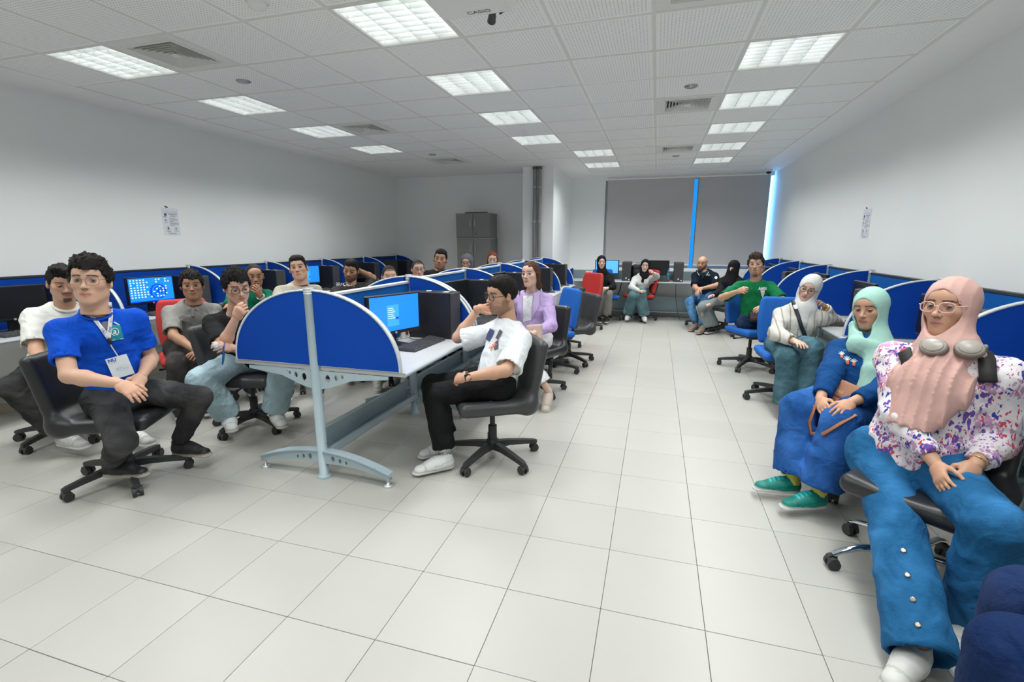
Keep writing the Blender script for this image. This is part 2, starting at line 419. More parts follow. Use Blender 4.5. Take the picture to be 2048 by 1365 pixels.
# projector
r = empty('projector', (-0.90, 2.33, ZC))
p = MB(); p.rbox(-.20, .20, -.15, .15, -.24, -.13, .03); p.build('body', M_white, r)
MB().tube([(0, 0, -.13), (0, 0, 0)], .022, 12).build('ceiling_mount', M_white, r)
MB().lathe([(.042, 0), (.042, .02), (.036, .02), (.03, .006)], 20, M=Matrix.Translation((-.13, -.148, -.185)) @ Matrix.Rotation(PI/2, 4, 'X')).build('lens_ring', M_dgrey, r)
MB().lathe([(.03, 0), (.028, .01), (.018, .015)], 20, M=Matrix.Translation((-.13, -.15, -.185)) @ Matrix.Rotation(PI/2, 4, 'X')).build('lens', mat('lit_lens', (.1, .5, 1), .1, emis=(.15, .6, 1), estr=6), r)
tm = text_mesh('CASIO', .042, mat('projector_print', (.12, .12, .12), .5))
link('lettering', tm, r, (.02, .085, -.2412), (PI, 0, 0))
b = MB(); b.tube([(.04, .15, -.19), (.05, .2, -.2), (.03, .24, -.225)], [.012, .018, .022], 10); b.build('cable_plug', M_dgrey, r)
b = MB(); b.tube([(.08, .15, -.19), (.095, .19, -.215), (.115, .19, -.205), (.12, .15, -.18)], .005, 8); b.build('cable', M_black, r)
tag(r, 'white ceiling projector with a blue lit lens at the top edge', 'projector')

# twin drain pipes on the column
M_pipe = mat('grey_pipe', (0.24, 0.235, 0.23), 0.5, var=0.08)
def pipe(x, label):
    r = empty('drain_pipe', (x, CY0-.05, 0))
    MB().tube([(0, 0, 0), (0, 0, 2.76)], .033, 12).build('pipe', M_pipe, r)
    for z in (.5, 1.12, 1.82, 2.42): MB().tube([(0, 0, z), (0, 0, z+.025)], .037, 12).build('clamp', M_steel, r)
    MB().tube([(0, 0, 2.735), (0, 0, 2.775)], .042, 12).build('collar', mat('rusty_collar', (.12, .1, .09), .8), r)
    tag(r, label, 'pipe', 'pipes on the column')
pipe(-2.165, 'left of the two grey pipes running up the white column'); pipe(-2.075, 'right of the two grey pipes running up the white column')

# cabinets, one on the other
M_cab = mat('grey_cabinet', (0.25, 0.25, 0.245), 0.55, var=0.04)
M_cab2 = mat('grey_cabinet_edge', (0.34, 0.34, 0.335), 0.5, var=0.04)
def cabinet(x0, z0, z1, y0, label):
    r = empty('cabinet', (x0+.36, y0, z0)); H = z1-z0
    MB().rbox(-.36, .36, 0, .40, 0, H, .003).build('body', M_cab, r)
    MB().box(-.365, .365, -.02, .40, H-.018, H-.0005).build('top_panel', M_cab2, r)
    for s in (-1, 1):
        d = MB().rbox(min(s*.004, s*.355), max(s*.004, s*.355), -.02, -.001, .02, H-.022, .002).build('door', M_cab, r)
        MB().tube([(s*.045, -.045, H-.12), (s*.045, -.045, H-.26)], .006, 8).tube([(s*.045, -.02, H-.13), (s*.045, -.047, H-.13)], .004, 6).tube([(s*.045, -.02, H-.25), (s*.045, -.047, H-.25)], .004, 6).build('handle', M_alu, d)
    MB().lathe([(.011, 0), (.011, .006)], 12, M=Matrix.Translation((.07, -.02, .08)) @ Matrix.Rotation(PI/2, 4, 'X')).build('lock', M_black, r)
    tag(r, label, 'cabinet', 'stacked grey cabinets')
cabinet(-3.86, 1.54, 2.02, 9.12, 'upper grey two-door cabinet with a keyboard on top'); cabinet(-3.85, 0.0, 1.54, 9.12, 'tall grey two-door cabinet carrying the upper cabinet')

# posters taped to the side walls
M_paper = mat('paper', (0.74, 0.77, 0.82), 0.6, var=0.01)
M_ink = mat('grey_ink', (0.30, 0.27, 0.33), 0.7); M_inkr = mat('red_ink', (0.35, 0.13, 0.15), 0.7); M_inkb = mat('blue_ink', (0.03, 0.10, 0.34), 0.6); M_inkk = mat('black_ink', (0.03, 0.03, 0.035), 0.7)
def poster(x, y, z, face, label, tilt):
    """sheet 0.20 x 0.30 in its own xz plane, front at -y"""
    r = empty('poster', (x, y, z)); r.rotation_euler = (0, tilt, -PI/2 if face > 0 else PI/2)
    if face > 0: r.rotation_euler = (0, 0, PI/2); 
    else: r.rotation_euler = (0, 0, -PI/2)
    MB().box(-.10, .10, -.001, .001, -.15, .15).build('sheet', M_paper, r)
    def ln(m, rows, nm='printed_text'):
        b = MB()
        for x0, x1, z in rows: b.box(x0, x1, -.0016, -.0012, z-.0022, z+.0022)
        b.build(nm, m, r)
    def tx(s, size, m, x, z, al='CENTER'):
        link('lettering', text_mesh(s, size, m, al), r, (x, -.0015, z), (PI/2, 0, 0))
    tx('The Computer lab Instructions', .0135, M_inkr, 0, .108)
    ln(M_inkr, [(-.03, .085, .088), (-.02, .08, .078)]); ln(M_ink, [(-.0, .06, .066), (-.005, .065, .056)])
    ln(M_ink, [(-.02, .05, .038), (-.02, .075, .026), (-.02, .085, .014), (-.02, .03, .002), (-.02, .085, -.01), (-.02, .09, -.022), (-.02, .09, -.032), (-.02, .04, -.042)])
    MB().box(-.075, -.045, -.0018, -.0012, .062, .09).build('picture', M_inkb, r)
    MB().box(-.085, -.05, -.0018, -.0012, .044, .056).build('picture', M_ink, r)
    b = MB(); b.prism([(-.073, .012), (-.053, .012), (-.063, .03)], -.0018, -.0012); b.build('picture', M_inkr, r)
    ln(M_inkr, [(-.085, -.04, .006), (-.085, -.04, -.014)])
    for cx in (-.045, .05):
        b = MB()
        for k in range(16):
            a, c = 2*PI*k/16, 2*PI*(k+1)/16
            b.add([(cx+rr*math.cos(t), -.0016, -.078+rr*math.sin(t)) for rr, t in ((.022, a), (.022, c), (.019, c), (.019, a))], [(0, 1, 2, 3)])
        b.box(cx-.007, cx+.007, -.0018, -.0012, -.09, -.066); b.build('picture', M_inkk if cx < 0 else M_ink, r)
    ln(M_ink, [(-.075, -.015, -.108), (.02, .08, -.108), (-.06, -.02, -.116), (-.06, .06, -.130), (-.04, .04, -.138)])
    MB().box(-.112, -.078, -.003, -.0015, .13, .142, M=Matrix.Rotation(.4, 4, 'Y')).build('tape', M_inkk, r)
    tag(r, label, 'poster', 'lab instruction posters')
poster(XL+.002, 4.37, 1.70, 1, 'white printed lab instruction sheet taped to the left wall', 0)
poster(XR-.002, 6.10, 1.66, -1, 'white printed lab instruction sheet taped to the right wall', 0)
# ================================================================ DESKS
M_blue = mat('blue_screen_fabric', (0.001, 0.054, 0.37), 0.85, var=0.10, scale=3, bump=0.12, bscale=500, spec=0.2)
M_blue2 = mat('blue_screen_fabric_bright', (0.002, 0.105, 0.42), 0.85, var=0.10, scale=3, bump=0.12, bscale=500, spec=0.2)  # paler fabric tone, with light from above also put into the colour
M_frame2 = mat('pale_blue_steel', (0.40, 0.50, 0.55), 0.45, 0.15, var=0.05, scale=5)
def chipped(m):
    N = m.node_tree.nodes; L = m.node_tree.links; b = N['Principled BSDF']
    base = b.inputs['Base Color'].links[0].from_socket
    tc = N.new('ShaderNodeTexCoord'); no = N.new('ShaderNodeTexNoise'); no.inputs['Scale'].default_value = 55; no.inputs['Detail'].default_value = 2
    L.new(tc.outputs['Object'], no.inputs['Vector'])
    mr = N.new('ShaderNodeMapRange'); mr.inputs['From Min'].default_value = .735; mr.inputs['From Max'].default_value = .75; L.new(no.outputs['Fac'], mr.inputs['Value'])
    mx = N.new('ShaderNodeMix'); mx.data_type = 'RGBA'; L.new(mr.outputs['Result'], mx.inputs['Factor']); L.new(base, mx.inputs['A']); mx.inputs['B'].default_value = (.03, .03, .03, 1)
    L.new(mx.outputs['Result'], b.inputs['Base Color'])
chipped(M_frame2)
M_top = mat('desk_laminate', (0.52, 0.52, 0.51), 0.4, var=0.03, scale=20)
M_edge = mat('desk_edge_grey', (0.40, 0.45, 0.49), 0.4, var=0.03)
M_trim = mat('screen_trim', (0.66, 0.70, 0.73), 0.35, 0.2, var=0.03)
M_underg = mat('desk_underside', (0.22, 0.22, 0.22), 0.6, var=0.05)
M_rail = mat('dark_rail', (0.05, 0.055, 0.065), 0.4, 0.4)
TOPZ = 0.73
# quarter-round divider, grows along +x from the post
WR, WZ = .585, .455
def wing_pts(r, zz, n=22): return [(r*math.sin(t)**1.0, TOPZ+.008+zz*math.cos(t)**.92) for t in [PI/2*k/n for k in range(n+1)]]
wp = wing_pts(WR, WZ); wing_poly = [(.03, TOPZ+.008)] + [(max(.03, x), z) for x, z in wp]
wing_me = MB().prism(wing_poly, -.011, .011).mesh('divider', M_blue)
tr = MB(); pts = [(max(.02, x), z) for x, z in wing_pts(WR+.004, WZ+.004)]
for (x0, z0), (x1, z1) in zip(pts[:-1], pts[1:]):
    d = Vector((x1-x0, z1-z0)); 
    if d.length < 1e-6: continue
    nx, nz = -d.y/d.length*-1, d.x/d.length*-1
    nx, nz = -nx, -nz
    a = [(x0, z0), (x1, z1), (x1-nx*-.0, z1)]
    tr.add([(x0, -.014, z0), (x1, -.014, z1), (x1, .014, z1), (x0, .014, z0), (x0-.009, -.014, z0-.009), (x1-.009, -.014, z1-.009), (x1-.009, .014, z1-.009), (x0-.009, .014, z0-.009)],
           [(0, 1, 2, 3), (4, 7, 6, 5), (0, 4, 5, 1), (3, 2, 6, 7)], True)
trim_me = tr.mesh('divider_trim', M_trim)
post_me = MB().lathe([(.046, 0), (.046, .014), (.038, .018), (.030, .02), (.030, 1.185), (.0315, 1.187)], 20).mesh('post', M_frame2)
cap_me = MB().lathe([(.0315, 1.17), (.0315, 1.178), (.029, 1.180), (.0315, 1.182), (.0315, 1.19), (.029, 1.192), (.0315, 1.194), (.0315, 1.202), (.03, 1.206)], 20).mesh('post_cap', M_alu)
br_out = [(.028, .585), (.10, .60), (.25, .655), (.50, .683), (.50, .702), (.028, .702)]
bracket_me = plate('bracket', br_out, [ell(.085, .655, .017, .026), ell(.145, .665, .012, .019), ell(.19, .675, .009, .013)], .008); bracket_me.materials.append(M_frame2)
def arch(x): return .075+.105*(1-(x/.5)**2)
ft = [(x, arch(x)) for x in [.02+.46*k/14 for k in range(15)]]
foot_out = ft + [(x, z-.085+.05*(x/.5)) for x, z in reversed(ft)]
foot_me = plate('foot', foot_out, [ell(.085, .135, .013, .020), ell(.135, .128, .010, .015), ell(.18, .122, .008, .011)], .03); foot_me.materials.append(M_frame2)
fl = MB()
for (x0, z0), (x1, z1) in zip(ft[:-1], ft[1:]): fl.add([(x0, -.03, z0), (x1, -.03, z1), (x1, .03, z1), (x0, .03, z0), (x0, -.03, z0+.006), (x1, -.03, z1+.006), (x1, .03, z1+.006), (x0, .03, z0+.006)], [(0,3,2,1), (4,5,6,7), (0,1,5,4), (3,7,6,2), (0,4,7,3), (1,2,6,5)])
flange_me = fl.mesh('foot_flange', M_frame2)
pad_me = MB().lathe([(.028, 0), (.028, .012), (.02, .016), (.009, .018), (.009, .06)], 16).mesh('foot_pad', M_alu)
def top_mesh(L):
    return MB().box(.035, .605, 0, L, TOPZ-.025, TOPZ).mesh('tabletop', M_top)
def edge_mesh(L):
    n = 8; prof = [(.60, TOPZ+.0008)] + [(.605+.014*math.sin(PI*k/n), TOPZ-.0125+.0133*math.cos(PI*k/n)) for k in range(n+1)] + [(.60, TOPZ-.0258)]
    return MB().prism(prof, 0, L).mesh('edge_strip', M_edge)
def tray_mesh(L):
    b = MB(); b.box(-.055, -.049, .03, L-.03, .15, .30).box(-.055, .055, .03, L-.03, .15, .154).box(.049, .055, .03, L-.03, .15, .20).box(-.055, -.02, .03, L-.03, .296, .30)
    return b.mesh('cable_tray', M_frame2)
def screen_mesh(L, z1=1.155): return MB().rbox(-.016, .016, .035, L-.035, TOPZ-.02, z1, .004).mesh('screen', M_blue)
def screen_bright(L):
    m = screen_mesh(L); m.materials[0] = M_blue2; return m
def rail_mesh(L, z1=1.155): return MB().rbox(-.02, .02, .033, L-.033, z1, z1+.022, .004).mesh('screen_rail', M_trim)
def mirror_mesh(me):
    m2 = me.copy(); m2.transform(Matrix.Scale(-1, 4, (1, 0, 0))); m2.flip_normals(); m2.name = me.name; return m2
MIR = {}
def side_me(me, s):
    if s > 0: return me
    if me not in MIR: MIR[me] = mirror_mesh(me)
    return MIR[me]
CACHE = {}
def cm(fn, *a):
    k = (fn.__name__,) + a
    if k not in CACHE: CACHE[k] = fn(*a)
    return CACHE[k]
def frame_parts(r, y, sides, leg=True, dbl=False):
    """post with brackets, feet and dividers at y"""
    p = link('post', post_me, r, (0, y, 0)); link('post_cap', cap_me, p)
    for s in sides:
        link('bracket', side_me(bracket_me, s), r, (0, y, 0))
        f = link('foot', side_me(foot_me, s), r, (0, y, 0)); link('foot_flange', side_me(flange_me, s), f); link('foot_pad', pad_me, f, (s*.46, 0, 0))
        for dy in ((-.028, .028) if dbl else (0,)):
            w = link('divider', side_me(wing_me, s), r, (0, y+dy, 0)); link('divider_trim', side_me(trim_me, s), w)
def bay(name, x, y, L, sides, label, group, last=False, rail=None, dbl=False, dz=0.0, bright=False):
    r = empty(name, (x, y, 0))
    frame_parts(r, 0, sides, dbl=dbl)
    for s in sides:
        t = link('tabletop', side_me(cm(top_mesh, L-.006), s), r, (0, .003, 0)); link('edge_strip', side_me(cm(edge_mesh, L-.006), s), t)
    sc = link('screen', cm(screen_mesh, L), r, (0, 0, dz)); ra = link('screen_rail', cm(rail_mesh, L), sc)
    if bright: sc.data = cm(screen_bright, L)
    if rail: ra.data = ra.data.copy(); ra.data.materials[0] = rail
    link('cable_tray', cm(tray_mesh, L), r)
    if last: frame_parts(r, L, sides)
    return tag(r, label, 'desk', group)
ORD = ['nearest', 'second', 'third', 'fourth', 'fifth', 'sixth', 'seventh']
CXD, CY, CL = -1.955, 2.375, 1.215
for k in range(5):
    bay('double_desk', CXD, CY+CL*k, CL, (-1, 1), '%s bay of the double-sided desk island with blue dividers' % ORD[k], 'desk island bays', last=(k == 4), dbl=(k == 1), dz=-.02 if k == 0 else 0, bright=True)
LXD, LY, LL = XL+.06, 2.05, 1.21
for k in range(6):
    bay('bench_desk', LXD, LY+LL*k, LL, (1,), '%s desk bay along the left wall with blue screen and divider' % ORD[k], 'left wall desk bays', last=(k == 5), rail=M_rail)
RXD, RY, RLn = XR-.06, 1.90, 1.24
for k in range(6):
    bay('bench_desk', RXD, RY+RLn*k, RLn, (-1,), '%s desk bay along the right wall with blue screen and divider' % ORD[k], 'right wall desk bays', last=(k == 5), rail=M_rail, bright=True)
# far desks under the windows
def far_desk(x0, x1, label, endblue):
    L = x1-x0; r = empty('window_desk', (x0, 9.38, 0))
    t = MB().box(0.003, L-.003, 0.012, .66, TOPZ-.025, TOPZ).build('tabletop', M_top, r)
    MB().tube([(0.003, .012, TOPZ-.0125), (L-.003, .012, TOPZ-.0125)], .0128, 10).build('edge_strip', M_edge, t)
    MB().rbox(.02, L-.02, .63, .655, TOPZ+.002, .90, .003).build('screen', mat('grey_green_panel', (.22, .30, .31), .6), r)
    MB().box(.06, L-.06, .60, .615, .12, .40).build('modesty_panel', M_frame2, r)
    MB().box(.06, L-.06, .45, .60, .10, .118).build('cable_tray', M_frame2, r)
    for q in (0.05, L-.05):
        leg = MB(); leg.box(q-.03, q+.03, .36, .42, .03, TOPZ-.026).build('leg', M_frame2, r)
        f = MB().prism([(q-.025, .03), (q+.025, .03), (q+.025, .07), (q-.025, .07)], .05, .62).build('foot', M_frame2, r)
        for yy in (.09, .58): link('foot_pad', MB().lathe([(.022, 0), (.022, .012), (.008, .014), (.008, .03)], 12).mesh('foot_pad', M_alu), f, (q, yy, 0))
    if endblue:
        q = L-.012 if endblue > 0 else .012
        MB().prism([(q-.01, TOPZ+.002), (q+.01, TOPZ+.002), (q+.01, .93), (q-.01, .93)], .38, .66).build('end_panel', M_blue, r)
    tag(r, label, 'desk', 'desks under the window')
far_desk(-1.66, -.42, 'left grey desk under the window blinds', -1); far_desk(-.41, .78, 'right grey desk under the window blinds', 1)
# ================================================================ COMPUTERS AND DESK ITEMS
M_key = mat('key_black', (0.03, 0.03, 0.032), 0.45, var=0.1)
M_bez = mat('monitor_bezel', (0.012, 0.012, 0.013), 0.35)
M_off = mat('monitor_off', (0.01, 0.011, 0.013), 0.22)
M_label = mat('sticker_white', (0.75, 0.75, 0.72), 0.5)
def screen_on(name, c, e): return mat(name, c, 0.3, var=0, emis=c, estr=e)
M_son = screen_on('monitor_blue', (0.01, 0.20, 0.85), 0.95)
M_son2 = screen_on('monitor_pale_blue', (0.10, 0.38, 0.95), 0.9)
M_dlg = screen_on('dialog_blue', (0.035, 0.30, 0.92), 0.95); M_dlg2 = screen_on('dialog_dark', (0.005, 0.06, 0.5), 0.8); M_icon = screen_on('icon_white', (0.7, 0.85, 1.0), 0.9); M_bloom = screen_on('wallpaper_bloom', (0.0, 0.06, 0.62), 0.85)
M_green = screen_on('monitor_green', (0.05, 0.55, 0.35), 0.7)
mon_parts = []
b = MB(); b.rbox(-.235, .235, -.018, .018, .10, .385, .005); mon_parts.append(('housing', b.mesh('housing', M_bez)))
b = MB(); b.rbox(-.12, .12, -.085, .10, 0, .014, .005); mon_parts.append(('stand_foot', b.mesh('stand_foot', M_bez)))
b = MB(); b.prism([(-.035, .01), (.035, .01), (.028, .16), (-.028, .16)], .02, .045); mon_parts.append(('stand_neck', b.mesh('stand_neck', M_bez)))
b = MB(); b.lathe([(.009, 0), (.009, .002)], 14, M=Matrix.Translation((0, -.0182, .111)) @ Matrix.Rotation(PI/2, 4, 'X')); mon_parts.append(('badge', b.mesh('badge', M_alu)))
def scr_me(m): return MB().box(-.218, .218, -.0195, -.018, .125, .372).mesh('display', m)
SCR = {k: scr_me(m) for k, m in (('off', M_off), ('blue', M_son), ('pale', M_son2), ('green', M_green))}
def rect(b, x0, x1, z0, z1, y=-.0202): b.box(x0, x1, y, y+.0004, z0, z1)
def monitor(x, y, rz, kind, label, tilt=0.0, z=TOPZ):
    r = empty('monitor', (x, y, z), rz)
    for n, me in mon_parts: link(n, me, r)
    k = 'blue' if kind in ('login', 'desktop') else kind
    d = link('display', SCR[k], r)
    if kind == 'login':
        b = MB(); rect(b, -.075, .03, .16, .31); b.build('dialog', M_dlg, d)
        b = MB(); rect(b, -.0, .028, .205, .222, -.0206); b.build('dialog_button', M_dlg2, d)
        b = MB()
        for q in range(6): rect(b, -.068, -.02+.008*(q % 3), .285-q*.014, .289-q*.014, -.0206)
        b.build('dialog_text', M_icon, d)
    if kind == 'desktop':
        for q in range(5):
            a = MB(); n = 14; R0, cx, cz = .085-.012*q, .06, .225
            a.add([(cx+R0*math.cos(2*PI*i/n)*(1-.12*q), -.0200-.0002*q, cz+R0*math.sin(2*PI*i/n)*.95) for i in range(n)], [tuple(range(n))]); a.build('wallpaper_petal', M_bloom if q % 2 == 0 else M_son, d)
        rnd = random.Random(3); b = MB()
        for i in range(13):
            for j in range(8):
                if rnd.random() < (.95 if i < 5 else .45): rect(b, -.205+i*.031, -.190+i*.031, .345-j*.025, .357-j*.025, -.0213)
        b.build('desktop_icons', M_icon, d)['kind'] = 'stuff'
        b = MB(); rect(b, -.218, .218, .125, .135, -.0213); b.build('taskbar', M_bloom, d)
    tag(r, label, 'monitor', 'desktop monitors'); return r
tw_parts = []
b = MB(); b.rbox(-.085, .085, -.17, .19, .0, .36, .004); tw_parts.append(('case', b.mesh('case', M_black)))
b = MB(); b.rbox(-.083, .083, -.188, -.1705, .004, .356, .004); b.box(-.075, .075, -.1895, -.1878, .10, .102); tw_parts.append(('front_panel', b.mesh('front_panel', M_dgrey)))
b = MB(); b.lathe([(.016, 0), (.016, .0015), (.013, .0015), (.013, .0005)], 16, M=Matrix.Translation((0, -.1882, .055)) @ Matrix.Rotation(PI/2, 4, 'X')); tw_parts.append(('badge', b.mesh('badge', M_alu)))
b = MB(); b.box(.045, .06, -.1888, -.188, .02, .035); tw_parts.append(('power_light', b.mesh('power_light', M_icon)))
def tower(x, y, rz, label, stickers=True):
    r = empty('computer_tower', (x, y, TOPZ), rz)
    for n, me in tw_parts: link(n, me, r)
    if stickers:
        for q, (sx, sy) in enumerate(((-.03, -.12), (.02, .05))): link('sticker', ST_me, r, (sx, sy, .3605), (0, 0, .3*q))
    tag(r, label, 'computer', 'desktop computer towers'); return r
ST_me = MB().box(-.028, .028, -.02, .02, 0, .002).mesh('sticker', M_label)
kb_parts = []
b = MB(); b.add([(-.22, -.07, 0), (.22, -.07, 0), (.22, .07, 0), (-.22, .07, 0), (-.22, -.07, .014), (.22, -.07, .014), (.22, .07, .028), (-.22, .07, .028)], [(0,3,2,1), (4,5,6,7), (0,1,5,4), (1,2,6,5), (2,3,7,6), (3,0,4,7)]); kb_parts.append(('case', b.mesh('case', M_dgrey)))
key_me = MB().add([(-.0085, -.0085, 0), (.0085, -.0085, 0), (.0085, .0085, 0), (-.0085, .0085, 0), (-.0065, -.0065, .006), (.0065, -.0065, .006), (.0065, .0065, .006), (-.0065, .0065, .006)], [(4,5,6,7), (0,1,5,4), (1,2,6,5), (2,3,7,6), (3,0,4,7)]).mesh('key', M_key)
kf = MB()
KEYS = [(-.205+.0195*i, -.052+.0205*j) for j in range(6) for i in range(22) if not (j == 5 and i % 5 == 0) and i not in (15,) and not (j == 0 and 4 <= i <= 9)]
for kx, ky in KEYS:
    z = .0142+(ky+.07)*.1; kf.add([(kx+a*.0085, ky+c*.0085, z) for a, c in ((-1,-1), (1,-1), (1,1), (-1,1))] + [(kx+a*.0065, ky+c*.0065, z+.006) for a, c in ((-1,-1), (1,-1), (1,1), (-1,1))], [(4,5,6,7), (0,1,5,4), (1,2,6,5), (2,3,7,6), (3,0,4,7)])
kf.box(-.125, -.03, -.06, -.044, .016, .021)
key_field = kf.mesh('keys', mat('key_grey', (0.07, 0.07, 0.075), 0.4))
def keyboard(x, y, rz, label, z=TOPZ, keys=False):
    r = empty('keyboard', (x, y, z), rz)
    for n, me in kb_parts: link(n, me, r)
    k = link('keys', key_field, r); k['kind'] = 'stuff'
    tag(r, label, 'keyboard', 'keyboards'); return r
ms = MB(); n = 12; rows = []
for i in range(9):
    t = i/8; yy = -.055+.11*t; w_ = .031*math.sin(PI*(.12+.76*t))**.6; hh = .036*math.sin(PI*(.08+.8*t))**.8
    rows.append([(w_*math.cos(PI*k/n), yy, hh*math.sin(PI*k/n)) for k in range(n+1)])
vs = [p for rw in rows for p in rw]; ms.add(vs, [(i*(n+1)+k, i*(n+1)+k+1, (i+1)*(n+1)+k+1, (i+1)*(n+1)+k) for i in range(8) for k in range(n)], True); ms.add(rows[0], [tuple(range(n+1))]); ms.add(rows[-1], [tuple(range(n+1))])
mouse_me = ms.mesh('shell', M_black)
wheel_me = MB().tube([(-.004, .03, .026), (.004, .03, .026)], .009, 10).mesh('scroll_wheel', M_dgrey)
def mouse(x, y, rz, label):
    r = empty('computer_mouse', (x, y, TOPZ), rz); link('shell', mouse_me, r); link('scroll_wheel', wheel_me, r); tag(r, label, 'mouse', 'computer mice')
# --- island, aisle side (users look towards -x)
monitor(-1.76, 2.99, PI/2-.34, 'login', 'monitor showing a bright blue login page on the nearest island desk')
keyboard(-1.60, 3.10, PI/2-.06, 'black keyboard in front of the bright blue monitor', keys=True)
mouse(-1.56, 3.42, PI/2+.2, 'black mouse beside the leaning student elbow')
tower(-1.66, 3.44, PI/2, 'black computer tower beside the bright blue login monitor')
for k in range(1, 5):
    y = CY+CL*k
    monitor(-1.80, y+.62, PI/2-.12, 'off', 'dark monitor on the aisle side of the %s island bay' % ORD[k])
    tower(-1.66, y+1.06, PI/2, 'black computer tower on the aisle side of the %s island bay' % ORD[k])
    keyboard(-1.55, y+.66, PI/2, 'keyboard on the aisle side of the %s island bay' % ORD[k])
    if k > 2: mouse(-1.46, y+.98, PI/2, 'mouse on the aisle side of the %s island bay' % ORD[k])
# --- left wall row (users look towards -x)
for k in range(6):
    y = LY+LL*k
    kind = ['off', 'desktop', 'green', 'login', 'off', 'off'][k]
    lab = ['large dark monitor at the left picture edge', 'monitor showing a blue desktop full of icons behind the blue shirt', 'monitor with a green screen behind the green shirt',
           'monitor showing a plain blue page behind the beige sweater', 'dark monitor on the fifth left wall desk', 'dark monitor on the farthest left wall desk'][k]
    monitor(-5.10, y+(.52 if k else .56), PI/2-.10, kind, lab)
    tower(-5.12, y+1.0, PI/2, 'black computer tower on the %s left wall desk' % ORD[k])
    keyboard(-4.93, y+(.55 if k else .58), PI/2, 'keyboard on the %s left wall desk' % ORD[k])
# --- right wall row (users look towards +x)
for k in range(6):
    y = RY+RLn*k
    monitor(1.83, y+.70, -PI/2, 'off', 'dark monitor on the %s right wall desk' % ORD[k])
    tower(1.80, y+.22, -PI/2, 'black computer tower on the %s right wall desk' % ORD[k], False)
    if k < 3: keyboard(1.60, y+.70, -PI/2, 'keyboard on the %s right wall desk' % ORD[k])
# --- window desks (users look towards +y)
monitor(-.93, 9.83, 0, 'pale', 'pale blue lit monitor behind the girl in black'); tower(-.53, 9.70, 0, 'black computer tower between the two window monitors', False)
monitor(.02, 9.83, 0, 'off', 'dark monitor under the window behind the leaning girl'); tower(.42, 9.70, 0, 'black computer tower beside the water bottle under the window', False)
keyboard(.05, 9.60, 0, 'keyboard under the dark window monitor')
keyboard(-3.50, 9.30, .12, 'black keyboard lying on top of the upper cabinet', z=2.021)

# water bottles
M_bott = mat('clear_plastic', (0.82, 0.92, 0.98), 0.06, var=0); M_bott.node_tree.nodes['Principled BSDF'].inputs['Transmission Weight'].default_value = 0.92; M_bott.node_tree.nodes['Principled BSDF'].inputs['IOR'].default_value = 1.2
M_cap = mat('bottle_cap', (0.02, 0.25, 0.75), 0.4); M_blab = mat('bottle_label', (0.05, 0.30, 0.72), 0.4)
prof = [(.028, 0), (.031, .008)] + [(.031-.002*(k % 2), .02+k*.010) for k in range(11)] + [(.031, .14), (.031, .155), (.026, .175), (.015, .192), (.0125, .197), (.0125, .205)]
bot_me = MB().lathe(prof, 20).mesh('bottle_body', M_bott)
cap_b = MB().lathe([(.0155, .200), (.0155, .218), (.014, .221)], 16).mesh('cap', M_cap)
lab_b = MB().lathe([(.0315, .125), (.0318, .126), (.0318, .152), (.0315, .153)], 20).mesh('label', M_blab)
def bottle(x, y, label):
    r = empty('water_bottle', (x, y, TOPZ)); link('bottle_body', bot_me, r); link('cap', cap_b, r); link('label_band', lab_b, r); tag(r, label, 'bottle', 'water bottles')
bottle(1.52, 4.12, 'clear water bottle with blue cap between the white and mint headscarves')
bottle(-4.84, 4.98, 'clear water bottle with blue cap beside the beige sweater')
bottle(.24, 9.56, 'clear water bottle beside the tower under the window')

# cables behind the nearest island monitor, socket box
M_cw = mat('cable_white', (.75, .75, .74), .5); M_ck = mat('cable_black', (.02, .02, .02), .5)
def cable(pts, r, m, label):
    P = [Vector(p) for p in pts]; out = []
    for i in range(len(P)-1):
        p0, p1, p2, p3 = P[max(i-1, 0)], P[i], P[i+1], P[min(i+2, len(P)-1)]
        for t in (0, .25, .5, .75): out.append(.5*((2*p1)+(-p0+p2)*t+(2*p0-5*p1+4*p2-p3)*t*t+(-p0+3*p1-3*p2+p3)*t**3))
    out.append(P[-1])
    o = MB().tube(out, r, 6).build('cable', m); tag(o, label, 'cable'); return o
cable([(-1.86, 3.42, 1.0), (-1.90, 3.34, 1.03), (-1.89, 3.24, .99), (-1.86, 3.14, .90)], .006, M_cw, 'white cable arching from the tower to the login monitor')
cable([(-1.86, 3.40, .95), (-1.90, 3.33, .88), (-1.87, 3.27, .78), (-1.86, 3.20, .745), (-1.82, 3.12, .74)], .004, M_ck, 'thin black cable hanging behind the login monitor')
cable([(-1.82, 3.30, .738), (-1.74, 3.25, .736), (-1.68, 3.34, .736), (-1.62, 3.42, .737), (-1.58, 3.46, .738)], .0025, M_ck, 'thin mouse cable lying on the nearest island desk')
def socket_box(x, y, z, rz, label):
    r = empty('power_socket', (x, y, z), rz)
    MB().rbox(-.09, .09, -.02, .02, 0, .085, .004).build('box', M_white, r)
    for q, m in ((-.05, mat('socket_red', (.25, .02, .02), .4)), (0, M_black), (.05, M_white)): MB().lathe([(.019, 0), (.019, .003), (.012, .003)], 14, M=Matrix.Translation((q, -.02, .043)) @ Matrix.Rotation(PI/2, 4, 'X')).build('socket', m, r)
    tag(r, label, 'socket')
socket_box(-1.28, 9.98, .80, 0, 'white double power socket on the left window desk')
socket_box(-1.86, 3.36, TOPZ, PI/2, 'white socket box behind the mouse on the nearest island desk')
cable([(-.62, 9.66, .70), (-.66, 9.66, .50), (-.75, 9.74, .40), (-.95, 9.8, .42), (-1.05, 9.9, .5)], .009, M_ck, 'thick black cable sagging under the left window desk')
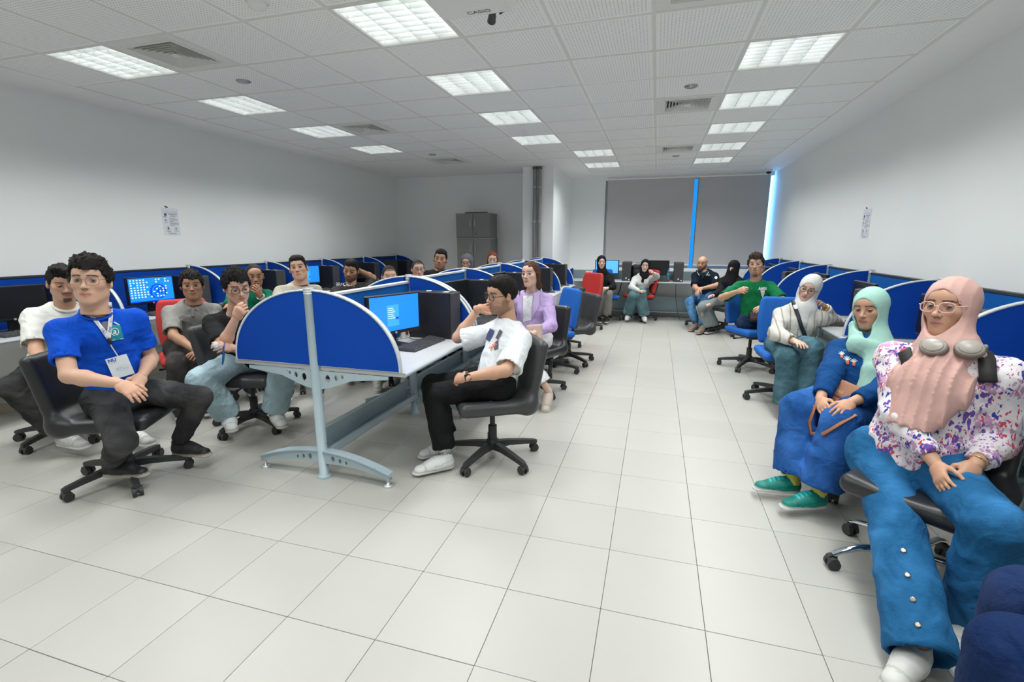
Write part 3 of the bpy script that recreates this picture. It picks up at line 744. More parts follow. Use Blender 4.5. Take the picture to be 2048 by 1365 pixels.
cable([(-.45, 9.9, .70), (-.47, 9.85, .3), (-.44, 9.8, .02), (-.2, 9.7, .01), (.1, 9.75, .01)], .005, M_ck, 'black cable dropping to the floor between the window desks')
cable([(.40, 9.9, .70), (.42, 9.85, .35), (.5, 9.6, .02), (.62, 9.4, .01)], .005, M_ck, 'black cable on the floor beside the right window desk leg')
# ================================================================ SOFT SHAPES: blended solids turned into meshes
F32 = np.float32
class Solid:
    def __init__(s, lo, hi, h):
        s.h = h; s.lo = np.array(lo, float)-3*h; n = np.ceil((np.array(hi, float)+3*h-s.lo)/h).astype(int)+1
        s.ax = [(s.lo[i]+h*np.arange(n[i])).astype(F32) for i in range(3)]
        s.D = np.full(tuple(n), 0.5, F32)
    def _sl(s, lo, hi):
        out = []
        for i in range(3):
            a = int(max(0, math.floor((lo[i]-s.lo[i])/s.h))); b = int(min(len(s.ax[i]), math.ceil((hi[i]-s.lo[i])/s.h)+1)); out.append(slice(a, max(a, b)))
        return tuple(out)
    def _xyz(s, sl): return s.ax[0][sl[0]][:, None, None], s.ax[1][sl[1]][None, :, None], s.ax[2][sl[2]][None, None, :]
    def add(s, prim, k=0.02):
        fn, lo, hi = prim; m = k+3*s.h; sl = s._sl(lo-m, hi+m); d = fn(*s._xyz(sl)); a = s.D[sl]
        if a.size == 0: return s
        if k > 0:
            hh = np.maximum(k-np.abs(a-d), 0)/k; s.D[sl] = np.minimum(a, d)-hh*hh*(k*.25)
        else: s.D[sl] = np.minimum(a, d)
        return s
    def cut(s, prim, k=0.01):
        fn, lo, hi = prim; m = k+3*s.h; sl = s._sl(lo-m, hi+m); d = -fn(*s._xyz(sl)); a = s.D[sl]
        if a.size == 0: return s
        hh = np.maximum(k-np.abs(a-d), 0)/max(k, 1e-6); s.D[sl] = np.maximum(a, d)+hh*hh*(k*.25); return s
    def clip(s, p, n, soft=0):
        """keep the side of plane (p, n) where (q-p).n < 0"""
        x, y, z = s._xyz((slice(None),)*3); s.D = np.maximum(s.D, ((x-p[0])*n[0]+(y-p[1])*n[1]+(z-p[2])*n[2]).astype(F32)); return s
    def keep(s, fn): s.D = np.maximum(s.D, fn(*s._xyz((slice(None),)*3)).astype(F32)); return s
    def warp(s, fn, band=0.04):
        i = np.nonzero(np.abs(s.D) < band); s.D[i] += fn(s.ax[0][i[0]], s.ax[1][i[1]], s.ax[2][i[2]]).astype(F32); return s
    def poly(s):
        D = s.D; S = D < 0; n = D.shape
        A = S[:-1, :-1, :-1].astype(np.int8)
        tot = np.zeros(tuple(q-1 for q in n), np.int8)
        offs = [(a, b, c) for a in (0, 1) for b in (0, 1) for c in (0, 1)]
        for a, b, c in offs: tot += S[a:n[0]-1+a, b:n[1]-1+b, c:n[2]-1+c]
        act = (tot > 0) & (tot < 8); ci = np.nonzero(act); N = len(ci[0])
        if N == 0: return np.zeros((0, 3)), np.zeros((0, 4), int)
        idx = np.full(act.shape, -1, np.int32); idx[ci] = np.arange(N)
        val = {o: D[ci[0]+o[0], ci[1]+o[1], ci[2]+o[2]] for o in offs}
        acc = np.zeros((N, 3), np.float64); cnt = np.zeros(N)
        for o in offs:
            for k in range(3):
                if o[k] == 0:
                    q = list(o); q[k] = 1; q = tuple(q); a, b = val[o], val[q]; m = (a < 0) != (b < 0)
                    t = np.where(m, a/np.where(m, a-b, 1), 0)
                    for j in range(3): acc[:, j] += np.where(m, (t if j == k else o[j]), 0)
                    cnt += m
        V = acc/cnt[:, None]+np.stack(ci, 1); V = V*s.h+s.lo
        Fs = []
        for k in range(3):
            sa = [slice(None)]*3; sb = [slice(None)]*3; sa[k] = slice(0, n[k]-1); sb[k] = slice(1, n[k])
            ch = S[tuple(sa)] != S[tuple(sb)]; e = np.nonzero(ch); e = [np.array(q) for q in e]
            u, w = (k+1) % 3, (k+2) % 3
            ok = (e[u] > 0) & (e[w] > 0) & (e[u] < n[u]-1) & (e[w] < n[w]-1); e = [q[ok] for q in e]
            def cell(du, dw):
                q = [q.copy() for q in e]; q[u] = q[u]+du; q[w] = q[w]+dw; return idx[q[0], q[1], q[2]]
            quad = np.stack([cell(-1, -1), cell(0, -1), cell(0, 0), cell(-1, 0)], 1)
            flip = ~S[e[0], e[1], e[2]]; quad[flip] = quad[flip][:, ::-1]; Fs.append(quad)
        return V, np.concatenate(Fs)
def smooth_mesh(V, Fq, it=1, lam=.5):
    n = len(V); A = np.concatenate([Fq[:, [0, 1]], Fq[:, [1, 2]], Fq[:, [2, 3]], Fq[:, [3, 0]]]); A = np.concatenate([A, A[:, ::-1]])
    c = np.maximum(np.bincount(A[:, 0], minlength=n), 1)
    for _ in range(it):
        V = V+lam*(np.stack([np.bincount(A[:, 0], weights=V[A[:, 1], k], minlength=n) for k in range(3)], 1)/c[:, None]-V)
    return V
def np_mesh(name, V, Fq, m, cols=None, tris=None):
    me = bpy.data.meshes.new(name); nq = len(Fq)
    me.vertices.add(len(V)); me.vertices.foreach_set('co', np.ascontiguousarray(V, F32).ravel())
    me.loops.add(nq*4); me.loops.foreach_set('vertex_index', np.ascontiguousarray(Fq, np.int32).ravel())
    me.polygons.add(nq); me.polygons.foreach_set('loop_start', np.arange(0, nq*4, 4, dtype=np.int32)); 
    me.polygons.foreach_set('use_smooth', np.ones(nq, bool))
    if cols is not None:
        at = me.color_attributes.new('Col', 'FLOAT_COLOR', 'POINT')
        c4 = np.ones((len(V), 4), F32); c4[:, :3] = cols; at.data.foreach_set('color', c4.ravel())
    for x in (m if isinstance(m, (list, tuple)) else [m]): me.materials.append(x)
    me.update(calc_edges=True); me.validate(); return me
nv = lambda *a: np.array(a, float)
unit = lambda v: v/max(1e-9, np.linalg.norm(v))
def cone(a, b, r1, r2, axis=None, sq=1.0, flat0=False, flat1=False):
    a = np.array(a, float); b = np.array(b, float); ab = b-a; L2 = max(1e-9, float(ab@ab)); u = ab/math.sqrt(L2); L = math.sqrt(L2)
    ax = None if axis is None else unit(np.array(axis, float))
    def fn(x, y, z):
        px, py, pz = x-F32(a[0]), y-F32(a[1]), z-F32(a[2])
        tt = (px*F32(ab[0])+py*F32(ab[1])+pz*F32(ab[2]))/F32(L2); t = np.clip(tt, 0, 1)
        dx, dy, dz = px-t*F32(ab[0]), py-t*F32(ab[1]), pz-t*F32(ab[2])
        if ax is not None:
            c = (dx*F32(ax[0])+dy*F32(ax[1])+dz*F32(ax[2]))*F32(1/sq-1); dx, dy, dz = dx+c*F32(ax[0]), dy+c*F32(ax[1]), dz+c*F32(ax[2])
        d = np.sqrt(dx*dx+dy*dy+dz*dz)-(F32(r1)+F32(r2-r1)*t)
        if sq < 1: d = d*F32((1+sq)/2)
        if flat1: d = np.maximum(d, (tt-1)*F32(L))
        if flat0: d = np.maximum(d, -tt*F32(L))
        return d
    r = max(r1, r2)*max(1, sq); return fn, np.minimum(a, b)-r, np.maximum(a, b)+r
def ellipsoid(c, rad, R=None):
    c = np.array(c, float); rad = np.array(rad, float); R = np.eye(3) if R is None else np.array(R, float)   # columns = local axes
    def fn(x, y, z):
        p = [x-F32(c[0]), y-F32(c[1]), z-F32(c[2])]
        k0 = 0; k1 = 0
        for i in range(3):
            q = p[0]*F32(R[0, i])+p[1]*F32(R[1, i])+p[2]*F32(R[2, i]); q = q/F32(rad[i]); k0 = k0+q*q; q2 = q/F32(rad[i]); k1 = k1+q2*q2
        k0 = np.sqrt(k0); k1 = np.sqrt(k1)+F32(1e-6); return k0*(k0-1)/k1
    m = rad.max(); return fn, c-m, c+m
def block(c, half, r, R=None):
    c = np.array(c, float); half = np.array(half, float); R = np.eye(3) if R is None else np.array(R, float)
    def fn(x, y, z):
        p = [x-F32(c[0]), y-F32(c[1]), z-F32(c[2])]; o = 0; inn = F32(-9)
        for i in range(3):
            q = np.abs(p[0]*F32(R[0, i])+p[1]*F32(R[1, i])+p[2]*F32(R[2, i]))-F32(half[i]-r); o = o+np.maximum(q, 0)**2; inn = np.maximum(inn, q)
        return np.sqrt(o)+np.minimum(inn, 0)-F32(r)
    m = np.linalg.norm(half); return fn, c-m, c+m
def folds(seed, amp, wl, aniso=None, ridge=True):
    """cloth creases: narrow ridges that wander; aniso = direction the folds run along"""
    g = np.random.RandomState(seed); T = []
    for i in range(4):
        k = g.normal(size=3); k2 = g.normal(size=3)
        if aniso is not None: k = k-aniso*(k@aniso)*.97; k2 = k2-aniso*(k2@aniso)*.75
        k = unit(k)*2*PI/(wl*g.uniform(.8, 1.8)); k2 = unit(k2)*2*PI/(wl*g.uniform(2.2, 4.0)); T.append((k, k2, g.uniform(0, 6), g.uniform(0, 6)))
    def fn(x, y, z):
        o = 0
        for k, k2, a, b in T:
            q = np.sin(x*k2[0]+y*k2[1]+z*k2[2]+b); v = np.sin(.5*(x*k[0]+y*k[1]+z*k[2])+a+1.3*q)
            o = o-((1-np.abs(v))**2*2-.6)*(.55+.45*q) if ridge else o+np.sin(x*k[0]+y*k[1]+z*k[2]+a+1.6*q)
        return o*(amp/2.2)
    return fn
def rotz(t): c, s = math.cos(t), math.sin(t); return np.array([[c, -s, 0], [s, c, 0], [0, 0, 1]])
def rotx(t): c, s = math.cos(t), math.sin(t); return np.array([[1, 0, 0], [0, c, -s], [0, s, c]])
def roty(t): c, s = math.cos(t), math.sin(t); return np.array([[c, 0, s], [0, 1, 0], [-s, 0, c]])
# ================================================================ CHAIRS (they face +y in their own frame)
M_leather = mat('black_leatherette', (0.020, 0.020, 0.022), 0.38, var=0.12, scale=15, bump=0.05, bscale=250)
M_gleather = mat('grey_black_leatherette', (0.045, 0.045, 0.048), 0.42, var=0.12, scale=15, bump=0.05, bscale=250)
M_cblue = mat('chair_blue_fabric', (0.004, 0.115, 0.47), 0.8, var=0.08, scale=10, bump=0.1, bscale=400)
M_cred = mat('chair_red_fabric', (0.52, 0.035, 0.030), 0.8, var=0.08, scale=10, bump=0.1, bscale=400)
M_base = mat('chair_base_nylon', (0.030, 0.030, 0.032), 0.5, var=0.3, scale=18)
def back_R(t): return rotx(t)
def shell_mesh(m):
    s = Solid((-.27, -.40, .32), (.27, .28, .92), .011)
    s.add(block((0, .02, .425), (.235, .235, .045), .04), .02)
    s.add(block((0, -.255, .62), (.220, .038, .235), .036, rotx(.20)), .09)
    s.add(cone((-.20, -.20, .44), (.20, -.20, .44), .045, .045), .05)
    s.cut(ellipsoid((0, .10, .56), (.20, .26, .10)), .05)
    s.cut(ellipsoid((0, -.12, .68), (.17, .10, .22), rotx(.20)), .04)
    V, Fq = s.poly(); return np_mesh('seat_shell', smooth_mesh(V, Fq), Fq, m)
def cushion_mesh(c, half, r, R, m, dent, name):
    lo = np.array(c)-np.linalg.norm(half); hi = np.array(c)+np.linalg.norm(half)
    s = Solid(lo, hi, .010); s.add(block(c, half, r, R), 0)
    if dent is not None: s.cut(dent, .04)
    V, Fq = s.poly(); return np_mesh(name, smooth_mesh(V, Fq), Fq, m)
shell_b = shell_mesh(M_leather); shell_g = shell_b.copy(); shell_g.materials[0] = M_gleather
RB = rotx(.16)
seat_f = cushion_mesh((0, .03, .455), (.235, .225, .036), .034, np.eye(3), M_cblue, ellipsoid((0, .0, .57), (.19, .2, .085)), 'seat')
seat_r = seat_f.copy(); seat_r.materials[0] = M_cred
back_f = cushion_mesh((0, -.235, .73), (.215, .033, .225), .031, RB, M_cblue, None, 'backrest')
def barrel(me):
    for v in me.vertices:
        t = (v.co.z-.73)/.225; k = 1-.16*t*t if t > 0 else 1-.10*t*t; v.co.x *= k; v.co.y += .5*v.co.x**2
barrel(back_f); back_r = back_f.copy(); back_r.materials[0] = M_cred
bshell = cushion_mesh((0, -.272, .72), (.205, .020, .215), .018, RB, M_dgrey, None, 'back_shell'); barrel(bshell)
sshell = MB().rbox(-.215, .215, -.17, .22, .40, .428, .012).mesh('seat_pan', M_dgrey)
jb = MB().tube([(0, .02, .385), (0, -.2, .385), (0, -.275, .43), (0, -.295, .55), (0, -.30, .66)], .022, 8, flat=.5).mesh('back_bar', M_base)
mech = MB().rbox(-.07, .07, -.10, .10, .355, .398, .01).mesh('mechanism', M_base)
lever = MB().tube([(.06, .02, .375), (.20, .03, .37), (.25, .035, .372)], [.006, .006, .013], 8).mesh('lever', M_black)
col_me = MB().tube([(0, 0, .10), (0, 0, .24)], .030, 14).tube([(0, 0, .22), (0, 0, .37)], .018, 12).mesh('gas_column', M_base)
col_c = MB().tube([(0, 0, .11), (0, 0, .24)], .028, 14).tube([(0, 0, .22), (0, 0, .37)], .016, 12).mesh('gas_column', M_chrome)
hub_me = MB().lathe([(.040, .075), (.045, .10), (.042, .135), (.034, .145)], 18).mesh('hub', M_base)
hub_c = MB().lathe([(.040, .075), (.045, .10), (.042, .135), (.034, .145)], 18).mesh('hub', M_chrome)
lg = MB()
secs = [(.03, .027, .078, .125), (.12, .024, .082, .118), (.24, .021, .070, .100), (.315, .020, .060, .086), (.335, .012, .062, .080)]
vs = []
for d, w_, z0, z1 in secs: vs += [(d, -w_, z0), (d, w_, z0), (d, w_*.75, z1), (d, -w_*.75, z1)]
fs = [(0, 3, 2, 1), (16, 17, 18, 19)] + [(i*4+q, i*4+(q+1) % 4, i*4+4+(q+1) % 4, i*4+4+q) for i in range(4) for q in range(4)]
leg_me = lg.add(vs, fs).mesh('base_leg', M_base)
leg_c = MB().tube([(.03, 0, .115), (.12, 0, .122), (.22, 0, .112), (.29, 0, .085), (.318, 0, .068)], [.018, .017, .015, .013, .013], 12).mesh('base_leg', M_chrome)
cs = MB()
for yy in (-.017, .017): cs.tube([(.315, yy-.009, .027), (.315, yy+.009, .027)], .027, 16)
cs.box(.298, .332, -.007, .007, .03, .064)
cs.tube([(.315, -.027, .040), (.315, .027, .040)], .021, 10)
caster_me = cs.mesh('caster', M_base)
def chair(kind, x, y, rz, label, group, base_rot=0.0, tilt=0.0):
    r = empty('office_chair', (x, y, 0), rz)
    if kind in ('black', 'grey', 'chrome'): link('seat_shell', shell_g if kind == 'grey' else shell_b, r)
    else:
        st = link('seat', seat_f if kind == 'blue' else seat_r, r); link('seat_pan', sshell, st)
        bk = link('backrest', back_f if kind == 'blue' else back_r, r); link('back_shell', bshell, bk); link('back_bar', jb, r)
    link('mechanism', mech, r); link('lever', lever, r)
    c = kind == 'chrome'
    link('gas_column', col_c if c else col_me, r); link('hub', hub_c if c else hub_me, r)
    for k in range(5):
        l = link('base_leg', leg_c if c else leg_me, r, (0, 0, 0), (0, 0, base_rot+k*2*PI/5)); link('caster', caster_me, l)
    tag(r, label, 'chair', group); return r
# ================================================================ PEOPLE: builder
CAM_P = nv(0, 0, CAM_H)
_f = nv(-math.sin(YAW)*math.cos(PITCH), math.cos(YAW)*math.cos(PITCH), -math.sin(PITCH)); _r = nv(math.cos(YAW), math.sin(YAW), 0); _u = np.cross(_r, _f)
def sight(px, py): return _f+_r*((px-1024)/FPX)-_u*((py-682.5)/FPX)
def at(px, py, D): d = sight(px, py); return CAM_P+d*(D/math.hypot(d[0], d[1]))
def on_ray(px, py, par, L, near):
    d = unit(sight(px, py)); o = CAM_P-par; b = o@d; c = o@o-L*L; disc = b*b-c
    if disc <= 0: return CAM_P+d*(-b), math.sqrt(max(0, o@o-b*b))/L
    t = -b-math.sqrt(disc) if near else -b+math.sqrt(disc); return CAM_P+d*t, 1.0
def shown(p):
    v = p-CAM_P; z = v@_f; return 1024+FPX*(v@_r)/z, 682.5-FPX*(v@_u)/z
def facing(p, deg):
    ph = unit(nv(p[0], p[1], 0)); r = nv(ph[1], -ph[0], 0); t = math.radians(deg); return -ph*math.cos(t)+r*math.sin(t)
UP = nv(0, 0, 1)
def basis(fw, pitch=0, roll=0):
    """columns right, forward, up; pitch>0 looks down, roll>0 tips the head towards its own right"""
    f = unit(nv(fw[0], fw[1], 0)); r = np.cross(f, UP); B = np.stack([r, f, UP], 1)
    return B @ roty(math.radians(roll)) @ rotx(-math.radians(pitch))

# ---- head, in its own frame: x right, y forward, z up, origin between the ears
def head_solid(h, fem):
    s = Solid((-.09, -.12, -.16), (.09, .125, .125), h)
    s.add(ellipsoid((0, -.014, .030), (.0735, .094, .084)), 0)
    s.add(ellipsoid((0, .020, -.035), (.060, .064, .078)), .035)
    jw = .040 if fem else .046
    for q in (-1, 1):
        s.add(cone((q*jw, -.005, -.062), (q*.016, .058, -.098), .019, .015), .03)
        s.add(ellipsoid((q*.040, .050, -.014), (.022, .024, .020)), .025)
    s.add(ellipsoid((0, .063, -.098), (.020, .017, .016)), .022)
    s.add(ellipsoid((0, .058, .045), (.050, .028, .034)), .03)
    if not fem: s.add(cone((-.028, .079, .023), (.028, .079, .023), .0075, .0075), .014)
    s.add(ellipsoid((0, .066, -.062), (.028, .020, .026)), .02)          # muzzle
    for q in (-1, 1): s.cut(ellipsoid((q*.0315, .100, .004), (.019, .026, .0125)), .014)
    s.add(cone((0, .078, .016), (0, .101, -.022), .0065, .0090), .012)    # nose
    s.add(ellipsoid((0, .104, -.027), (.0105, .0105, .0092)), .008)
    for q in (-1, 1): s.add(ellipsoid((q*.0115, .0925, -.030), (.0075, .0095, .0072)), .006)
    up, lo = .0052, .0062
    for q in (-1, 1):
        s.add(cone((0, .0865, -.0575), (q*.0235, .0745, -.0618), up, .0026), .006)
        s.add(cone((0, .0850, -.0690), (q*.0225, .0745, -.0646), lo, .0026), .006)
    s.cut(cone((-.023, .087, -.0632), (.023, .087, -.0632), .0022, .0022), .003)
    for q in (-1, 1):   # ears
        s.add(ellipsoid((q*.0795, -.006, -.006), (.0095, .0195, .032), rotz(q*-.45)), .008)
        s.cut(ellipsoid((q*.0895, .003, -.001), (.008, .010, .018), rotz(q*-.45)), .006)
    s.add(cone((0, -.022, -.06), (0, -.035, -.17), .056 if fem else .060, .052 if fem else .060), .03)
    return s
HEADS = {}
def head_geo(fem, near):
    k = (fem, near)
    if k not in HEADS:
        s = head_solid(.0038 if near else .0062, fem); V, Fq = s.poly(); HEADS[k] = (V, Fq)
    V, Fq = HEADS[k]; return V.copy(), Fq
def mix(a, b, t): return a*(1-t[:, None])+np.asarray(b)[None, :]*t[:, None]
def sstep(a, b, x): t = np.clip((x-a)/(b-a), 0, 1); return t*t*(3-2*t)
def head_colors(V, skin, lip, brow, hairc, beard, hairline, browt):
    x, y, z = V[:, 0], V[:, 1], V[:, 2]; ax = np.abs(x); C = np.tile(np.array(skin), (len(V), 1))
    C = mix(C, np.array(skin)*nv(1.10, .90, .88), .5*sstep(.03, .0, np.hypot(ax-.042, z+.025))*(y > .02))
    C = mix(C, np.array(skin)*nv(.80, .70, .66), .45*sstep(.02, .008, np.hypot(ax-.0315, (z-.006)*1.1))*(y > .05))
    if beard:
        bt, mus, full = beard
        zone = sstep(-.045, -.065, z+.25*np.maximum(0, .03-y)-.0)*sstep(-.02, .02, y+.03) if full else sstep(.028, .018, ax)*sstep(-.078, -.088, z)*(y > .03)
        zone = np.maximum(zone*(z < -.02), mus*sstep(.030, .024, ax)*sstep(-.041, -.046, z)*sstep(-.060, -.056, z)*(y > .05))
        if full: zone = np.maximum(zone, sstep(.045, .052, ax)*sstep(-.005, -.03, z)*sstep(-.02, .0, y)*sstep(.045, .03, y))
        C = mix(C, hairc, zone*bt)
    zc = -.063; hl = .0112*np.maximum(0, 1-(ax/.0262)**2)**.7-.0022*np.exp(-(ax/.004)**2)*(z > zc); m = sstep(1.12, .86, np.abs(z-zc)/np.maximum(hl, 1e-4))*(ax < .026)*(y > .064)
    C = mix(C, lip, .85*m)
    C = mix(C, np.array(lip)*.35, .8*sstep(.020, .017, ax)*sstep(.0022, .0008, np.abs(z+.0632))*(y > .07))
    zb = .0275+.0040*np.sin((ax-.006)/.044*PI)-.10*np.maximum(0, ax-.042)
    C = mix(C, brow, sstep(browt+.0018, browt*.6, np.abs(z-zb))*sstep(.008, .014, ax)*sstep(.056, .048, ax)*(y > .035))
    C = mix(C, np.array(skin)*.25, sstep(.0055, .003, np.hypot(ax-.0075, z+.0365))*(y > .085))
    if hairline: C = mix(C, hairc, hairline*sstep(-.004, .012, z-hair_z(y)))
    return C
def hair_z(y): return np.interp(y, [-.12, -.08, -.03, -.012, .012, .030, .048, .066, .11], [-.075, -.072, -.040, .022, -.006, .016, .048, .062, .074])
def eye_geo(q, gaze, lid, col, skin, near, fem):
    """ball, lids and lash line; V, F, C in head frame"""
    n, m = (18, 12) if near else (10, 7); c = nv(q*.0315, .0725, .005); R = .0125
    V = []; C = []; Fq = []
    g = unit(nv(gaze[0], 1.0, gaze[1]))
    for j in range(m+1):
        th = PI*j/m
        for i in range(n):
            p = 2*PI*i/n; d = nv(math.sin(th)*math.cos(p), math.sin(th)*math.sin(p), math.cos(th)); V.append(c+R*d)
            a = math.degrees(math.acos(max(-1, min(1, d@g))))
            C.append((.012, .010, .010) if a < 19 else (col if a < 40 else (.42, .39, .37)))
    for j in range(m):
        for i in range(n): Fq.append((j*n+i, (j+1)*n+i, (j+1)*n+(i+1) % n, j*n+(i+1) % n))
    # lids: bands of a slightly larger ball, front half
    def band(e0, e1, R2, cc):
        b = len(V); w, hh = 14, 4
        for j in range(hh+1):
            el = math.radians(e0+(e1-e0)*j/hh)
            for i in range(w+1):
                az = math.radians(-88+176*i/w); edge = e0*math.cos(az*.95)**.6 if abs(az) < 1.5 else 0
                el2 = math.radians(edge+(e1-edge)*j/hh)
                V.append(c+R2*nv(math.cos(el2)*math.sin(az), math.cos(el2)*math.cos(az), math.sin(el2))); C.append(cc if j else (np.array(cc)*.25 if e0 > 0 else np.array(cc)*.7))
        for j in range(hh):
            for i in range(w): Fq.append((b+j*(w+1)+i, b+j*(w+1)+i+1, b+(j+1)*(w+1)+i+1, b+(j+1)*(w+1)+i))
    sk = np.array(skin)*.86
    band(lid, 88, .0139, sk); band(-23, -88, .0136, sk)
    return np.array(V), np.array(Fq), np.array([np.array(t, float) for t in C])
# ---- hair shapes
HAIR = {}
def hair_geo(style, near):
    k = (style, near)
    if k in HAIR: return HAIR[k][0].copy(), HAIR[k][1]
    h = .0045 if near else .008
    s = Solid((-.12, -.16, -.14), (.12, .13, .165), h)
    t = {'short': .010, 'curly': .017, 'crop': .005, 'swept': .012, 'bald': .003, 'long': .012, 'bun': .004, 'flat': .011}[style]
    s.add(ellipsoid((0, -.014, .030), (.0735+t*.75, .094+t, .084+t)), 0)
    if style in ('curly', 'swept', 'short', 'flat'): s.add(ellipsoid((0, .015, .092), (.060, .070, .026+t)), .03)
    if style == 'swept': s.add(cone((-.04, .07, .10), (.045, .055, .115), .018, .022), .02)
    s.keep(lambda x, y, z: (hair_z(y)+(.014 if style in ('crop',) else .0)-z)*.8)
    if style == 'bald': s.keep(lambda x, y, z: z-(.045+x*0-y*.25)); s.keep(lambda x, y, z: y-.012+0*x)
    if style == 'bun': s.add(ellipsoid((0, -.115, .045), (.03, .028, .03)), .015)
    if style == 'long':
        for q in (-1, 1): s.add(cone((q*.068, .0, .0), (q*.075, -.03, -.115), .020, .028), .025)
        s.add(cone((0, -.085, .0), (0, -.085, -.12), .06, .06, (0, 1, 0), .5), .03)
    amp, wl = {'short': (.003, .016), 'curly': (.0075, .024), 'crop': (.0012, .012), 'swept': (.004, .022), 'bald': (.001, .02), 'long': (.003, .03), 'bun': (.001, .03), 'flat': (.003, .018)}[style]
    s.warp(folds(11, amp, wl, None, False), .03)
    if style == 'curly': s.warp(folds(5, .003, .013, None, False), .03)
    V, Fq = s.poly(); HAIR[k] = (V, Fq); return V.copy(), Fq
# ---- hands: wrist at origin, fingers along +y, back of hand +z, thumb on +x
HANDS = {}
def hand_geo(curl, near, spread=.0):
    k = (curl, near)
    if k in HANDS: return HANDS[k][0].copy(), HANDS[k][1]
    h = .0036 if near else .0062
    s = Solid((-.07, -.05, -.10), (.085, .20, .05), h)
    s.add(cone((0, -.03, 0), (0, .02, 0), .027, .029, (0, 0, 1), .72), 0)
    s.add(cone((.016, .03, -.002), (.020, .085, 0), .022, .017, (0, 0, 1), .75), .02)
    s.add(cone((-.016, .03, -.002), (-.022, .080, 0), .020, .015, (0, 0, 1), .75), .02)
    s.add(cone((0, .03, -.002), (0, .085, 0), .024, .018, (0, 0, 1), .72), .02)
    for bx, by, L, sp in ((.029, .086, .072, .10), (.010, .090, .080, .02), (-.0095, .087, .074, -.05), (-.028, .080, .058, -.14)):
        p = nv(bx, by, 0); a = curl*.55; r = .0088
        for q, fr in enumerate((.45, .32, .25)):
            d = nv(math.sin(sp)*math.cos(a), math.cos(sp)*math.cos(a), -math.sin(a)); n = p+d*L*fr
            s.add(cone(p, n, r, r-.0007), .004 if q else .008); p = n; r -= .0008; a += curl*.75
    p = nv(.026, .022, -.006); a0 = .75-.25*min(curl, 1.2)
    for L, r, dz in ((.042, .0125, -.25), (.034, .0098, -.35-.25*curl), (.026, .0088, -.4-.3*curl)):
        d = unit(nv(math.sin(a0), math.cos(a0), dz)); n = p+d*L; s.add(cone(p, n, r, r-.001), .010); p = n; a0 -= .22*(1+curl*.6)
    V, Fq = s.poly(); HANDS[k] = (V, Fq); return V.copy(), Fq
# ---- shoes: ankle above origin, toe along +y
SHOES = {}
def shoe_mesh(upper, sole, stripe=None, style='low'):
    k = (upper, sole, stripe, style)
    if k in SHOES: return SHOES[k]
    s = Solid((-.06, -.09, -.005), (.06, .20, .13), .0065)
    s.add(cone((0, -.035, .040), (0, .03, .045), .038, .042), 0)
    s.add(cone((0, .02, .040), (0, .135, .026), .043, .037, (0, 0, 1), .72), .03)
    s.add(cone((0, .02, .05), (0, .08, .045), .032, .028), .03)
    s.add(cone((0, -.03, .05), (0, -.03, .098), .036, .036, None, 1, False, True), .02)
    s.add(cone((0, -.035, .012), (0, .145, .012), .040, .041, (0, 0, 1), .34), .004)
    s.cut(cone((0, -.022, .085), (0, -.022, .14), .026, .028), .006)
    s.keep(lambda x, y, z: -z+0*x+0*y)
    V, Fq = s.poly(); C = np.tile(np.array(upper, float), (len(V), 1)); z = V[:, 2]; y = V[:, 1]
    C = mix(C, sole, (z < .022).astype(float))
    dk = np.array(upper)*.76
    C = mix(C, dk, ((np.abs(y-.118+.2*np.abs(V[:, 0])) < .0045) & (z > .022)).astype(float)); C = mix(C, dk, ((np.abs(z-.052+.15*(y-.02)) < .004) & (y > -.06) & (y < .06) & (z > .022)).astype(float))
    C = mix(C, np.array(upper)*.25, ((z > .078) & (np.hypot(V[:, 0], y+.022) < .027)).astype(float)); C = mix(C, np.array(sole)*.7, (np.abs(z-.0225) < .0035).astype(float))
    if stripe is not None:
        for c0 in (.035, .055, .075, .095): C = mix(C, stripe, ((np.abs(y-c0) < .0055) & (np.abs(V[:, 0]) < .022) & (z > .05)).astype(float))
    me = np_mesh('shoe', V, Fq, attr_mat('shoe_material', .5), C); SHOES[k] = me; return me
M_skin = attr_mat('skin', .5, .0, .04, 300); M_hair = attr_mat('hair', .65, 0, .9, 110, .2)
def xform(V, R, o): return V @ R.T+o
def glasses_parts(kind):
    col = {'black': (.01, .01, .012), 'clear': (.62, .50, .48), 'thin': (.16, .14, .13), 'pink': (.70, .45, .42), 'steel': (.35, .32, .28)}[kind]
    rr = {'black': .0019, 'clear': .0013, 'thin': .0010, 'pink': .0022, 'steel': .0011}[kind]
    m = mat('glasses_'+kind, col, .25, 0 if kind in ('black', 'pink') else .5, var=0)
    f = MB(); W, H = (.0265, .0205) if kind != 'black' else (.0245, .0215)
    for q in (-1, 1):
        n = 22; ring = []
        for i in range(n+1):
            a = 2*PI*i/n; cx, sx = math.cos(a), math.sin(a)
            ring.append((q*.0335+W*math.copysign(abs(cx)**.75, cx), .0985-.16*abs(q*.0335+W*cx)**1.5*3, .000+H*math.copysign(abs(sx)**.75, sx)))
        f.tube(ring, rr, 6, cap=False)
        f.tube([(q*.060, .088, .006), (q*.073, .075, .008), (q*.080, -.005, .008), (q*.079, -.022, -.006)], rr*1.05, 6)
    f.tube([(-.008, .1005, .004), (0, .1035, .0065), (.008, .1005, .004)], rr, 6)
    ln = MB()
    for q in (-1, 1): ln.add([(q*.0335+.96*W*math.cos(2*PI*i/16), .0965-.16*abs(q*.0335+W*math.cos(2*PI*i/16))**1.5*3, .96*H*math.sin(2*PI*i/16)) for i in range(16)], [tuple(range(16))])
    gm = mat('spectacle_lens', (.9, .95, 1), .03, var=0); gm.node_tree.nodes['Principled BSDF'].inputs['Alpha'].default_value = .03
    return f.mesh('glasses', m), ln.mesh('lens', gm)

